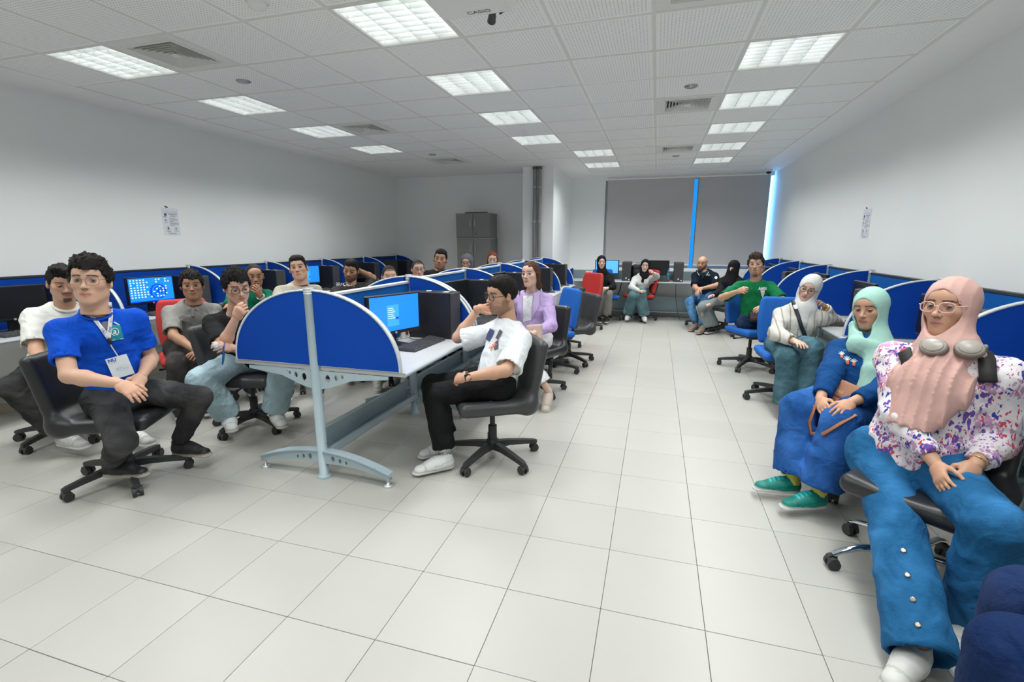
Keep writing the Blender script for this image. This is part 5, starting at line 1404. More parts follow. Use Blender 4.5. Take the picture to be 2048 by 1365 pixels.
# 7 dark printed tee, arm behind head
p7 = Person('brackets', 'young man in dark printed T-shirt leaning his head on a raised arm', 5.72, (712, 655), (702, 570, -.03), (702, 541, -.06), phi_p=5, phi_c=2, head=(-14, 12, -10), near=True, tilt=-.04,
    skin=SK3, hair='short', beard=(.7, 1, True), lid=14, gaze=(-.1, -.2), armR=dict(e=(664, 606), w=(672, 640), t=(685, 648)), armL=dict(e=(746, 556, False), w=(718, 541, True), t=(708, 530), curl=.4, back=(-.6, -.7, .2)),
    top=dict(mat=cloth('washed_black', (.035, .032, .030)), sleeve=.75, wide=.014), bot=dict(mat=denim('grey2', (.05, .05, .05))), shoe=((.02, .02, .02), (.5, .5, .5)))
seat_chair(p7, 'black', 'black swivel chair under the student leaning on his raised arm')
# 8-12 heads beyond the island
p8 = Person('girl_low', 'girl with tied back dark hair half hidden behind the nearest island divider', 5.28, (778, 662), (779, 588, -.02), (779, 553, -.05), phi_c=5, head=(8, 6, 0), fem=True, near=False, skin=SK1, hair='bun', hairline=.9, hairc=(.02, .014, .01),
    top=dict(mat=cloth('sage', (.22, .25, .18)), sleeve=1.9), bot=dict(mat=cloth('khaki', (.22, .22, .16)), knee=.10, hemr=.10), shoe=((.4, .4, .36), (.6, .6, .6)))
seat_chair(p8, 'black', 'black swivel chair behind the nearest island bay, under the girl with tied hair')
p9 = Person('girl_glasses', 'girl with glasses peering over the island screen', 6.02, (838, 640), (838, 571, -.02), (836, 539, -.05), phi_c=8, head=(10, 4, 0), fem=True, near=False, skin=SK1, hair='bun', hairline=.9, glasses='black', hairc=(.02, .016, .014),
    top=dict(mat=cloth('plum', (.08, .05, .07)), sleeve=1.9), bot=dict(mat=denim('navy2', (.02, .03, .05))), shoe=((.1, .1, .1), (.6, .6, .6)))
seat_chair(p9, 'black', 'black swivel chair beyond the island, under the girl with glasses')
p10 = Person('black_far', 'man in black T-shirt with head tilted, in front of the far left wall', 6.5, (878, 615), (876, 541, -0.02), (881, 519, -0.03), phi_c=4, head=(-8, 0, -9), near=False, skin=SK3, hair='short', beard=(.35, .6, True), lid=16, w=1.08, hs=1.06, sw=.175,
    top=dict(mat=cloth('black2', (.012, .012, .013)), sleeve=.8), bot=dict(mat=denim('navy3', (.02, .03, .05))), shoe=((.02, .02, .02), (.5, .5, .5)))
seat_chair(p10, 'black', 'black swivel chair beyond the island, under the man in black T-shirt')
M_sgrey = cloth('slate_scarf', (.10, .10, .12), bump=.1)
p11 = Person('hijab_far', 'woman in slate grey headscarf and glasses peering over the island', 6.8, (936, 612), (936, 553, -.02), (934, 526, -.04), phi_c=0, head=(-14, 6, 0), fem=True, near=False, skin=SK1, glasses='black', scarf=dict(mat=M_sgrey, drape=.9),
    top=dict(mat=cloth('slate', (.10, .10, .12)), sleeve=1.9), bot=dict(mat=cloth('dark_skirt', (.03, .03, .035)), skirt=True, name='skirt'), shoe=((.02, .02, .02), (.3, .3, .3)))
seat_chair(p11, 'black', 'black swivel chair beyond the island, under the slate grey headscarf')
p12 = Person('redhair', 'woman with long reddish brown hair at the far end of the island', 7.6, (987, 596), (986, 541, -.02), (985, 519, -.05), phi_c=0, head=(0, 12, 0), fem=True, near=False, skin=SK4, hair='long', hairc=(.16, .045, .018),
    top=dict(mat=cloth('rust', (.2, .08, .05)), sleeve=1.9), bot=dict(mat=denim('navy4', (.02, .03, .05))), shoe=((.02, .02, .02), (.3, .3, .3)))
seat_chair(p12, 'black', 'black swivel chair beyond the island, under the red-haired woman')
# 13 white T-shirt, leaning on the desk
p13 = Person('white_tee', 'young man with black round glasses and white T-shirt leaning his cheek on his hand', 3.15, (982, 785), (1022, 652, 0.03), (1003, 590, 0.02), phi_p=-78, phi_c=-58, head=(-58, 6, -6), hs=1.02, Pxy=(-.99, 2.95),
    skin=SK2, hair='short', glasses='black', beard=(.42, .9, True), gaze=(.1, .1), w=1.03,
    armL=dict(e=(1012, 742, True), w=(930, 756, False), t=(898, 756, False), curl=.8, back=(-.9, .0, .35)), armR=dict(e=(915, 676, False), w=(957, 618, False), t=(985, 618, False), curl=.7, back=(.6, .6, -.4)),
    legL=dict(k=(830, 775), a=(892, 912, .10), toe=-72), legR=dict(k=(842, 750), a=(897, 882, .10), toe=-70),
    top=dict(mat=cloth('white', (.74, .76, .77), bump=.2), sleeve=.86, wide=.034, grow=.024, hem=.13, fold=.008), bot=dict(mat=cloth('black_trousers', (.008, .008, .009)), knee=.078, hemr=.076, len=-.13), shoe=((.74, .75, .75), (.70, .70, .68), (.66, .67, .67)), sock={'L': ((.74, .75, .76), .14), 'R': ((.74, .75, .76), .14)})
seat_chair(p13, 'grey', 'black leatherette swivel chair under the white T-shirt student in the middle', cxy=(-1.01, 2.94), wbase=-105)
# 14 lilac blazer
p14 = Person('lilac', 'woman in lilac blazer and white top with long brown hair, behind the leaning student', 4.62, (1068, 705), (1062, 587, -.02), (1061, 549, -.05), phi_p=-38, phi_c=-12, head=(-28, -2, 3), fem=True, hs=1.0, sw=.158, tilt=.0,
    skin=SK4, hair='long', hairc=(.075, .032, .016), gaze=(-.25, .08), lip=(.45, .15, .13),
    armL=dict(e=(1102, 652, True), w=(1066, 668, True), t=(1045, 665, True), back=(0, .7, .7)), armR=dict(e=(1020, 640, False), w=(1042, 665, True), t=(1066, 668, True)),
    legR=dict(k=(1022, 722), a=(1040, 790, .10), toe=-30), legL=dict(k=(1062, 725), a=(1096, 782, .16), toe=-10), shoepitch={'L': -.5},
    top=dict(mat=cloth('lilac', (.46, .34, .60)), sleeve=1.75, grow=.022, hem=.20, cuff=.046, name='blazer'), bot=dict(mat=cloth('white_skirt', (.66, .66, .66)), skirt=True, hemr=.17, len=.06, name='skirt'), shoe=((.55, .46, .40), (.60, .56, .50)))
seat_chair(p14, 'black', 'black swivel chair under the woman in the lilac blazer', base=.3)
# 15 girl in black, far
M_bscarf = cloth('black_scarf', (.008, .008, .009), bump=.1)
p15 = Person('girl_black', 'girl in black headscarf and black cardigan under the window', 9.28, (1209, 588), (1204, 547, -.02), (1203, 525, -.03), phi_p=12, phi_c=8, head=(6, 2, 0), fem=True, near=False, hs=1.0, skin=SK4,
    scarf=dict(mat=M_bscarf, drape=.7, wrap=1.05, open_=1.05), armR=dict(e=(1184, 572), w=(1199, 577), t=(1207, 577)), armL=dict(e=(1227, 574), w=(1214, 577), t=(1205, 576)), legR=dict(k=(1199, 585), a=(1197, 634, .10), toe=10), legL=dict(k=(1217, 583), a=(1213, 634, .12), toe=0),
    top=dict(mat=cloth('black_cardigan', (.010, .010, .011)), sleeve=1.9, grow=.018), bot=dict(mat=cloth('grey_trousers', (.20, .19, .175)), knee=.09, hemr=.085), shoe=((.01, .01, .01), (.5, .48, .44)))
seat_chair(p15, 'blue', 'blue fabric chair under the girl in black')
# 16 girl leaning, far
p16 = Person('girl_white', 'girl in black headscarf and white shirt leaning her head on her hand', 9.45, (1277, 592), (1288, 553, -.02), (1290, 532, -.04), phi_p=-8, phi_c=6, head=(2, 3, -6), fem=True, near=False, skin=SK4,
    scarf=dict(mat=M_bscarf, drape=.75, wrap=1.0, open_=1.05), armR=dict(e=(1263, 575), w=(1280, 583), t=(1289, 582)), armL=dict(e=(1313, 553, True), w=(1307, 547, True), t=(1301, 539, True), curl=.7, back=(-.8, -.2, .2)), legR=dict(k=(1266, 590), a=(1256, 629, .13), toe=-6), legL=dict(k=(1283, 591), a=(1288, 631, .13), toe=8),
    top=dict(mat=cloth('white_shirt', (.60, .59, .57)), sleeve=1.95, grow=.022), bot=dict(mat=denim('teal_jeans', (.09, .17, .19), 1.6), knee=.09, hemr=.11), shoe=((.66, .65, .63), (.6, .6, .58)))
seat_chair(p16, 'red', 'red fabric chair turned aside under the girl in white shirt', dphi=-55, back=.03)
# 17 man in navy polo
p17 = Person('navy_polo', 'balding man with a beard in navy polo shirt and faded jeans', 9, (1415, 592), (1409, 545, -0.02), (1404, 527, -0.04), phi_p=-28, phi_c=-16, head=(-14, 8, -6), near=False, w=1.14, skin=SK2, hair='bald', hairc=(.02, .017, .015), beard=(.8, 1, True), hs=1.02,
    armR=dict(e=(1390, 575), w=(1396, 580), t=(1392, 590)), armL=dict(e=(1434, 572), w=(1404, 577), t=(1394, 582)), legR=dict(k=(1374, 594), a=(1393, 650, .10), toe=-30), legL=dict(k=(1396, 600), a=(1406, 655, .10), toe=-20),
    top=dict(mat=cloth('navy', (.004, .010, .022)), sleeve=.85, wide=.016, grow=.016), bot=dict(mat=denim('faded_blue', (.04, .12, .24), 2.4), knee=.078, hemr=.064), shoe=((.25, .18, .15), (.3, .25, .22)))
seat_chair(p17, 'black', 'black swivel chair under the man in navy polo')
# 18 niqab
p18 = Person('niqab', 'woman in black face veil and long black dress beside the man in navy polo', 8.45, (1452, 602), (1466, 556, 0.0), (1467, 536, -0.03), phi_p=-52, phi_c=-30, head=(-24, 4, 0), fem=True, near=False, skin=SK4,
    scarf=dict(mat=M_bscarf, veil=True, drape=1.0, name='face_veil'), armR=dict(e=(1440, 585), w=(1425, 592), t=(1415, 592)), legR=dict(k=(1414, 600), a=(1410, 652, .10), toe=-40), legL=dict(k=(1428, 605), a=(1426, 655, .10), toe=-30),
    top=dict(mat=cloth('black_abaya', (.009, .009, .010)), sleeve=1.95, grow=.03, hem=.12), bot=dict(mat=cloth('grey_dress', (.20, .23, .235)), skirt=True, hemr=.17, len=.0, name='dress_skirt'), shoe=((.01, .01, .01), (.6, .6, .6)))
seat_chair(p18, 'black', 'black swivel chair under the veiled woman', back=.04)
# 19 green T-shirt right
p19 = Person('green_right', 'young man in green printed T-shirt with one arm over the chair back', 6.2, (1508, 644), (1510, 563, -.02), (1512, 530, -.04), phi_p=38, phi_c=8, head=(-6, -2, 4), near=True, skin=SK2, hair='curly', hairc=(.022, .013, .008), glasses='clear', beard=(.6, .2, False), gaze=(-.1, .1),
    armR=dict(e=(1443, 596, True), w=(1476, 583, True), t=(1494, 578, True), curl=1.2, back=(.3, .8, .4)), armL=dict(e=(1567, 602, True), w=(1532, 614, True), t=(1508, 622, True), curl=.4, back=(-.2, .4, .9)),
    legR=dict(k=(1550, 655), a=(1552, 720, .10), toe=30), legL=dict(k=(1575, 648), a=(1585, 712, .10), toe=40),
    top=dict(mat=cloth('green', (.002, .145, .050)), sleeve=.85, wide=.02, grow=.018, hem=.12), bot=dict(mat=denim('dark_blue', (.006, .022, .055), 1.5), knee=.075, hemr=.07), shoe=((.03, .03, .03), (.5, .5, .5)))
seat_chair(p19, 'blue', 'blue fabric chair under the green T-shirt student on the right', dphi=0, back=.03, base=.6)
# 20 white headscarf, glasses
M_wscarf = cloth('white_scarf', (.62, .62, .62), bump=.1)
def striped(name, a, b_, sc):
    m = mat('cloth_'+name, a, .85, var=.04, bump=.2, bscale=40, spec=.2); N = m.node_tree.nodes; L = m.node_tree.links; b = N['Principled BSDF']; base = b.inputs['Base Color'].links[0].from_socket
    tc = N.new('ShaderNodeTexCoord'); wv = N.new('ShaderNodeTexWave'); wv.inputs['Scale'].default_value = sc; wv.inputs['Distortion'].default_value = .6; L.new(tc.outputs['Object'], wv.inputs['Vector'])
    mr = N.new('ShaderNodeMapRange'); mr.inputs['From Min'].default_value = .86; mr.inputs['From Max'].default_value = .97; L.new(wv.outputs['Fac'], mr.inputs['Value'])
    mx = N.new('ShaderNodeMix'); mx.data_type = 'RGBA'; L.new(mr.outputs['Result'], mx.inputs['Factor']); L.new(base, mx.inputs['A']); mx.inputs['B'].default_value = (*b_, 1); L.new(mx.outputs['Result'], b.inputs['Base Color']); return m
p20 = Person('white_hijab', 'young woman in white headscarf, glasses and striped cream shirt resting her cheek on her hand', 5.0, (1573, 716), (1606, 620, .03), (1619, 577, .03), phi_p=25, phi_c=10, head=(-8, 10, -16), fem=True, skin=SK4, glasses='black', sw=.150, tilt=.05, hs=.98, lip=(.45, .17, .15), gaze=(-.1, .05), lid=22,
    scarf=dict(mat=M_wscarf, drape=.95, wrap=1.05), armR=dict(e=(1552, 668, True), w=(1592, 684, True), t=(1610, 690, True), back=(0, .3, .9)), armL=dict(e=(1668, 646, False), w=(1648, 612, True), t=(1630, 594, True), curl=1.0, back=(-.6, -.3, .5)),
    legR=dict(k=(1575, 705), a=(1572, 815, .10), toe=10), legL=dict(k=(1622, 702), a=(1600, 792, .20), toe=15),
    top=dict(mat=striped('cream_stripe', (.60, .58, .53), (.34, .31, .27), 5.0), sleeve=1.85, grow=.030, hem=.12, fold=.009, wide=.02, cuff=.05), bot=dict(mat=denim('teal_wash', (.045, .105, .135), 2.2), knee=.092, hemr=.105), shoe=((.60, .60, .58), (.55, .55, .52)))
seat_chair(p20, 'blue', 'blue fabric chair under the woman in white headscarf', dphi=-8, back=.05, base=.2)
# 21 mint headscarf
M_mint = cloth('mint_scarf', (.36, .60, .52), bump=.1)
p21 = Person('mint_hijab', 'young woman in mint green headscarf and blue embroidered sweatshirt holding a brown bag', 3.42, (1700, 840), (1745, 690, 0.1), (1740, 618, 0.1), phi_p=-34, phi_c=-18, head=(-22, 6, 4), fem=True, skin=SK2, sw=.158, lip=(.42, .15, .12), gaze=(-.5, .12), lid=20, hs=.98, w=1.04,
    scarf=dict(mat=M_mint, drape=0, wrap=1.25, low=True, cape=.85, fold=.006, open_=1.06, cap=cloth('under_cap', (.01, .012, .02)), tail=[(*at(1708, 652, 3.46), .032), (*at(1712, 690, 3.38), .044), (*at(1748, 702, 3.38), .052), (*at(1742, 745, 3.31), .046), (*at(1724, 800, 3.27), .056)]),
    armR=dict(e=(1660, 748, True), w=(1640, 800, True), t=(1652, 832, True), curl=.55, back=(.5, .6, .5)), armL=dict(e=(1775, 775, True), w=(1702, 806, True), t=(1668, 832, True), curl=.55, back=(-.3, .7, .5)),
    legR=dict(k=(1596, 835), a=(1586, 957, .13), toe=-66), legL=dict(k=(1680, 850), a=(1638, 985, .13), toe=-50),
    top=dict(mat=cloth('deep_blue', (.003, .055, .20)), sleeve=1.82, grow=.026, hem=.10, fold=.008, cuff=.048), bot=dict(mat=denim('mid_blue', (.012, .080, .28), 1.7), knee=.098, hemr=.112, len=-.10), shoe=((.004, .20, .16), (.60, .62, .60), (.02, .45, .50)), sock={'R': ((.62, .55, .10), .13), 'L': ((.62, .55, .10), .13)})
seat_chair(p21, 'black', 'black swivel chair under the woman in mint headscarf', base=.8, back=.02)
# 22 pink headscarf
M_pink = cloth('pink_scarf', (.60, .37, .33), bump=.08)
def floral():
    m = mat('cloth_floral', (.74, .70, .72), .8, var=.05, bump=.25, bscale=45, spec=.2); N = m.node_tree.nodes; L = m.node_tree.links; b = N['Principled BSDF']; cur = b.inputs['Base Color'].links[0].from_socket
    tc = N.new('ShaderNodeTexCoord')
    for sc, off, thr, col in ((46, (0, 0, 0), .50, (.16, .08, .36)), (58, (3.1, 1.2, 4), .42, (.60, .07, .12)), (40, (7, 5, 1), .34, (.05, .06, .32)), (60, (2, 9, 6), .55, (.52, .30, .46))):
        mp = N.new('ShaderNodeMapping'); mp.inputs['Location'].default_value = off; mp.inputs['Scale'].default_value = (1, 1.0, .62); L.new(tc.outputs['Object'], mp.inputs[0])
        ns = N.new('ShaderNodeTexNoise'); ns.inputs['Scale'].default_value = 30; L.new(mp.outputs[0], ns.inputs['Vector'])
        va = N.new('ShaderNodeVectorMath'); va.operation = 'SCALE'; va.inputs['Scale'].default_value = .05; L.new(ns.outputs['Color'], va.inputs[0])
        ad = N.new('ShaderNodeVectorMath'); L.new(mp.outputs[0], ad.inputs[0]); L.new(va.outputs[0], ad.inputs[1])
        vo = N.new('ShaderNodeTexVoronoi'); vo.inputs['Scale'].default_value = sc; L.new(ad.outputs[0], vo.inputs['Vector'])
        cl = N.new('ShaderNodeTexNoise'); cl.inputs['Scale'].default_value = 11; L.new(mp.outputs[0], cl.inputs['Vector'])
        mr = N.new('ShaderNodeMapRange'); mr.inputs['From Min'].default_value = .40; mr.inputs['From Max'].default_value = .60; mr.inputs['To Min'].default_value = 0; mr.inputs['To Max'].default_value = thr; L.new(cl.outputs['Fac'], mr.inputs['Value'])
        lt = N.new('ShaderNodeMath'); lt.operation = 'LESS_THAN'; L.new(vo.outputs['Distance'], lt.inputs[0]); L.new(mr.outputs['Result'], lt.inputs[1])
        mx = N.new('ShaderNodeMix'); mx.data_type = 'RGBA'; L.new(lt.outputs[0], mx.inputs['Factor']); L.new(cur, mx.inputs['A']); mx.inputs['B'].default_value = (*col, 1); cur = mx.outputs['Result']
    L.new(cur, b.inputs['Base Color']); return m
p22 = Person('pink_hijab', 'young woman in pink headscarf, floral blouse and grey headphones, front right', 2.66, (1880, 905), (1902, 705, 0.1), (1900, 616, 0.12), phi_p=-16, phi_c=-14, head=(-24, -2, 2), fem=True, skin=SK2, glasses='pink', sw=.182, w=1.14, lip=(.50, .20, .17), gaze=(-.3, .15), lid=25, hs=1.03,
    scarf=dict(mat=M_pink, drape=1.30, wrap=1.18, fold=.003, open_=1.08, fwd=.032, pleat=.015),
    hipz=.50, Pxy=(1.14, 2.42), hipw=1.4, armR=dict(e=(1762, 838), wz=(1872, 930, .60), t=(1895, 1000, True), curl=.45, back=(.6, .7, .2)), armL=dict(e=(2006, 850), wz=(1950, 930, .62), t=(1905, 992, True), curl=.6, back=(-.5, .8, .2)),
    legR=dict(k=(1800, 1000), a=(1838, 1290, .10), toe=-14), legL=dict(k=(2000, 985), a=(1950, 1230, .10), toe=-8),
    top=dict(mat=floral(), sleeve=1.84, grow=.030, hem=.10, fold=.010, cuff=.044), bot=dict(mat=denim('sky_blue', (.012, .105, .25), 1.9), knee=.094, hemr=.108, len=.10), shoe=((.60, .60, .57), (.55, .55, .52)))
seat_chair(p22, 'chrome', 'black chair with a shiny chrome base under the woman in pink headscarf', cxy=(1.17, 2.33), wbase=43)

# 23 a seated person cut by the lower right picture corner
p23 = Person('corner', 'seated person in dark blue jeans cut off by the lower right corner', 1.9, (2300, 1050), (2320, 760), (2320, 640), phi_p=-75, phi_c=-75, head=(-75, 0, 0), skin=SK2, hair='short', near=False, Pxy=(1.285, 1.12), hipz=.52,
    top=dict(mat=cloth('dark_top', (.03, .03, .035)), sleeve=1.9), bot=dict(mat=denim('indigo', (.004, .020, .085), 1.4), knee=.10, hemr=.09), shoe=((.02, .02, .02), (.4, .4, .4)))
seat_chair(p23, 'black', 'black chair cut by the right picture edge, under the person in dark jeans', dphi=-10)
# empty chairs in the aisle
def free_chair(kind, x, y, deg, label, wb=0.0):
    f = facing(nv(x, y, 0), deg); rz = math.atan2(-f[0], f[1]); chair(kind, x, y, rz, label, 'office chairs', math.radians(wb)-rz)
free_chair('blue', -1.10, 5.30, -64, 'empty blue fabric chair behind the woman in lilac', -80)
free_chair('grey', -.98, 5.78, -66, 'empty grey black leatherette chair right of the empty blue chair', -40)
free_chair('red', -1.14, 8.12, -40, 'empty red fabric chair in front of the girl in black', -70)
free_chair('black', -1.28, 6.6, -110, 'empty dark chair pushed under the fourth island desk', 10)
# ================================================================ PRINTS, STRAPS, BAGS
from mathutils.bvhtree import BVHTree
def tree_of(objs):
    V = []; Fc = []
    for o in objs:
        bpy.context.view_layer.update(); M = o.matrix_world; b = len(V); V += [M @ v.co for v in o.data.vertices]; Fc += [tuple(b+i for i in p.vertices) for p in o.data.polygons]
    return BVHTree.FromPolygons(V, Fc)
bpy.context.view_layer.update()
class Cloth:
    """the surface of a person's garment, to lay straps and prints on"""
    def __init__(s, person, objs): s.p = person; s.T = tree_of(objs); s.last = None
    def hit(s, px, py):
        d = Vector(sight(px, py)).normalized(); h = s.T.ray_cast(Vector(CAM_P), d)
        if h[0] is None:
            L = s.last if s.last is not None else (Vector(s.p.N)-Vector(CAM_P)).length
            return Vector(CAM_P)+d*L, -d
        s.last = (h[0]-Vector(CAM_P)).length; n = h[1] if h[1].dot(d) < 0 else -h[1]; return h[0], n
    def strap(s, name, pts, width, m, lift=.004, thick=.003, dens=10, parent=None, smooth=3):
        P = []; 
        for (x0, y0), (x1, y1) in zip(pts[:-1], pts[1:]):
            for k in range(dens): t = k/dens; P.append(s.hit(x0+(x1-x0)*t, y0+(y1-y0)*t))
        P.append(s.hit(*pts[-1])); C = [p for p, n in P]; Nn = [n for p, n in P]
        for _ in range(smooth): C = [C[0]]+[(C[i-1]+C[i]*2+C[i+1])/4 for i in range(1, len(C)-1)]+[C[-1]]; Nn = [Nn[0]]+[((Nn[i-1]+Nn[i]+Nn[i+1])/3).normalized() for i in range(1, len(Nn)-1)]+[Nn[-1]]
        vs = []; o = Vector(s.p.o)
        for i, (c, n) in enumerate(zip(C, Nn)):
            d = (C[min(i+1, len(C)-1)]-C[max(i-1, 0)]).normalized(); w = d.cross(n).normalized()*(width/2); c = c+n*lift-o
            vs += [c-w, c+w, c+w+n*thick, c-w+n*thick]
        b = MB(); m_ = len(C)
        b.add(vs, [(i*4+q, i*4+(q+1) % 4, i*4+4+(q+1) % 4, i*4+4+q) for i in range(m_-1) for q in range(4)] + [(0, 3, 2, 1), ((m_-1)*4, (m_-1)*4+1, (m_-1)*4+2, (m_-1)*4+3)], True)
        return b.build(name, m, parent or s.p.root)
    def patch(s, name, quad, m, lift=.003, n=8, parent=None):
        """quad: four picture corners in order"""
        (ax, ay), (bx, by), (cx, cy), (dx, dy) = quad; vs = []; o = Vector(s.p.o)
        for j in range(n+1):
            for i in range(n+1):
                u, v = i/n, j/n; x = (ax*(1-u)+bx*u)*(1-v)+(dx*(1-u)+cx*u)*v; y = (ay*(1-u)+by*u)*(1-v)+(dy*(1-u)+cy*u)*v
                p, nn = s.hit(x, y); vs.append(p+nn*lift-o)
        return MB().add(vs, [(j*(n+1)+i, j*(n+1)+i+1, (j+1)*(n+1)+i+1, (j+1)*(n+1)+i) for j in range(n) for i in range(n)], True).build(name, m, parent or s.p.root)
    def stamp(s, name, me, org, ex, ey, lift=.004, parent=None):
        """lay a flat mesh (xy) on the cloth: org + x*ex + y*ey in picture units"""
        bm = bmesh.new(); bm.from_mesh(me); o = Vector(s.p.o); v0 = Vector(CAM_P)
        for v in bm.verts:
            p, n = s.hit(org[0]+v.co.x*ex[0]+v.co.y*ey[0], org[1]+v.co.x*ex[1]+v.co.y*ey[1]); v.co = p+n*lift+(v0-p).normalized()*.001-o
        bm.to_mesh(me); bm.free(); me.update(); return link(name, me, parent or s.p.root)
def disc_me(r, m, n=20, r0=0.0):
    b = MB()
    if r0: 
        for k in range(n): b.add([(q*math.cos(t), q*math.sin(t), 0) for q, t in ((r, 2*PI*k/n), (r, 2*PI*(k+1)/n), (r0, 2*PI*(k+1)/n), (r0, 2*PI*k/n))], [(0, 1, 2, 3)])
    else: b.add([(r*math.cos(2*PI*k/n), r*math.sin(2*PI*k/n), 0) for k in range(n)], [tuple(range(n))])
    return b.mesh('print', m)
M_pw = mat('print_white', (.75, .77, .80), .7, var=.02); M_teal = mat('print_teal', (.005, .27, .33), .7); M_pg = mat('print_grey', (.22, .17, .17), .8, var=.3, scale=80); M_ribbon = mat('ribbon_white', (.76, .77, .78), .6, var=.02); M_nub = mat('print_blue', (.005, .10, .42), .6); M_ptxt = mat('print_text_grey', (.22, .22, .25), .7)
# --- blue T-shirt: print, lanyard, badge
c1 = Cloth(p1, [p1.top])
c1.patch('shirt_print', [(203, 645), (216, 643), (220, 672), (212, 672)], M_pg, .003)
pr = c1.patch('shirt_print', [(218, 649), (240, 652), (247, 678), (219, 681)], M_teal, .004)
c1.stamp('print_ring', disc_me(7.6, M_pw, 22, 6.4), (229, 664), (1, 0), (0, -1), .006, pr)
c1.stamp('print_letter', text_mesh('a', 15, M_pw, bold=.25), (229, 664), (1, .05), (.05, -1), .006, pr)
c1.strap('print_line', [(227, 645), (238, 651)], .008, M_pw, .004, .0005, 4, pr); c1.strap('print_line', [(222, 681), (246, 677)], .004, M_pw, .005, .0005, 4, pr)
lan = c1.strap('lanyard', [(163, 607), (180, 627), (197, 650), (216, 676)], .019, M_ribbon, .008)
c1.strap('lanyard', [(219, 605), (221, 622), (219, 642), (216, 676)], .019, M_ribbon, .010)
for (x, y), ex, ey, t_, sz, mm in (((180, 628), (.62, .78), (.78, -.62), 'NU', 8.5, M_nub), ((191, 643), (.62, .78), (.78, -.62), 'VISITOR', 4.4, M_ptxt), ((206, 663), (.62, .78), (.78, -.62), 'NU', 7, M_nub), ((220.5, 620), (.04, 1), (1, -.04), 'NU', 8.5, M_nub), ((219.5, 640), (-.1, 1), (1, .1), 'VISITOR', 4.4, M_ptxt), ((218, 660), (-.1, 1), (1, .1), 'NU', 7, M_nub)):
    c1.stamp('lettering', text_mesh(t_, sz, mm, bold=.12 if t_ == 'NU' else 0), (x, y), ex, ey, .0155, lan)
c1.strap('lanyard_clip', [(217, 677), (219.5, 687)], .014, M_black, .010, .006, 3)
c1.strap('lanyard_cord', [(219.5, 687), (223, 694), (230, 705), (236, 715)], .006, M_ribbon, .008, .003, 5)
ca = Cloth(p1, [p1.top, p1.body, p1.bot])
bd = nv(*ca.hit(240, 732)[0]); e1 = unit(at(254, 711, 3.4)-at(217, 721, 3.4)); e2 = unit(at(233, 757, 3.4)-at(217, 721, 3.4)); nn_ = unit(np.cross(e1, e2)); nn_ = nn_ if nn_ @ (CAM_P-bd) > 0 else -nn_
bz = MB(); W_, H_ = .050, .062; cc_ = bd+nn_*.022-p1.o
def bpt(u, v, d=0): return tuple(cc_+e1*u+e2*v+nn_*d)
bz.add([bpt(-W_, -H_), bpt(W_, -H_), bpt(W_, H_), bpt(-W_, H_), bpt(-W_, -H_, .003), bpt(W_, -H_, .003), bpt(W_, H_, .003), bpt(-W_, H_, .003)], [(0,3,2,1), (4,5,6,7), (0,1,5,4), (1,2,6,5), (2,3,7,6), (3,0,4,7)])
bdo = bz.build('badge', mat('badge_card', (.74, .79, .84), .35, var=0), p1.root)
def on_badge(me, u, v, k=1.0):
    for q in me.vertices: x, y = q.co.x*k, q.co.y*k; q.co = Vector(bpt(u+x, v-y, .0038))
    me.update(); return link('badge_print', me, bdo)
on_badge(text_mesh('NU', .026, M_nub, 'LEFT', bold=.001), -.042, -.046); on_badge(text_mesh('Nile University', .006, M_ptxt, 'LEFT'), -.040, -.031)
b = MB(); rr = random.Random(2)
for k in range(14):
    a = 2*PI*k/14; b.add([(.030*math.cos(t)*r_, .014*math.sin(t)*r_, 0) for r_, t in ((1, a), (1, a+.42), (.94, a+.42), (.94, a))], [(0, 1, 2, 3)])
for k in range(7): x, y = -.018+.012*(k % 4), -.004+.009*(k//4); b.add([(x-.003, y-.002, 0), (x+.003, y-.002, 0), (x+.003, y+.002, 0), (x-.003, y+.002, 0)], [(0, 1, 2, 3)])
on_badge(b.mesh('badge_print', mat('badge_drawing', (.30, .40, .52), .6)), .006, .012)
def ring_on(p, q, t, r, tube, m, name, face=None, parent=None):
    """band round a forearm"""
    c = p.W[q]+(p.E[q]-p.W[q])*t-p.o; d = unit(p.W[q]-p.E[q]); a = unit(np.cross(d, UP)); e = np.cross(a, d)
    o = MB().tube([tuple(c+(a*math.cos(2*PI*k/18)+e*math.sin(2*PI*k/18))*r) for k in range(19)], tube, 6, cap=False).build(name, m, p.root)
    if face is not None:
        f = unit(CAM_P-(c+p.o)); f = unit(f-d*(f@d)); s2 = np.cross(d, f); k = c+f*r
        MB().add([tuple(k+d*x*face+s2*y*face+f*z) for z in (0, .008) for x, y in ((-1, -1), (1, -1), (1, 1), (-1, 1))], [(0,3,2,1), (4,5,6,7), (0,1,5,4), (1,2,6,5), (2,3,7,6), (3,0,4,7)]).build(name+'_face', m, o)
M_gold = mat('gold', (.75, .50, .22), .25, .9, var=0); M_wblk = mat('watch_black', (.01, .01, .011), .35)
ring_on(p13, 'L', .06, .031, .009, M_wblk, 'watch', .018); ring_on(p19, 'L', .05, .030, .009, M_wblk, 'watch', .018)
ring_on(p20, 'L', .08, .029, .006, M_gold, 'watch', .014); ring_on(p22, 'L', .06, .031, .0022, M_gold, 'bracelet'); ring_on(p5, 'L', .06, .031, .008, mat('watch_grey', (.5, .5, .5), .4), 'watch', .016)
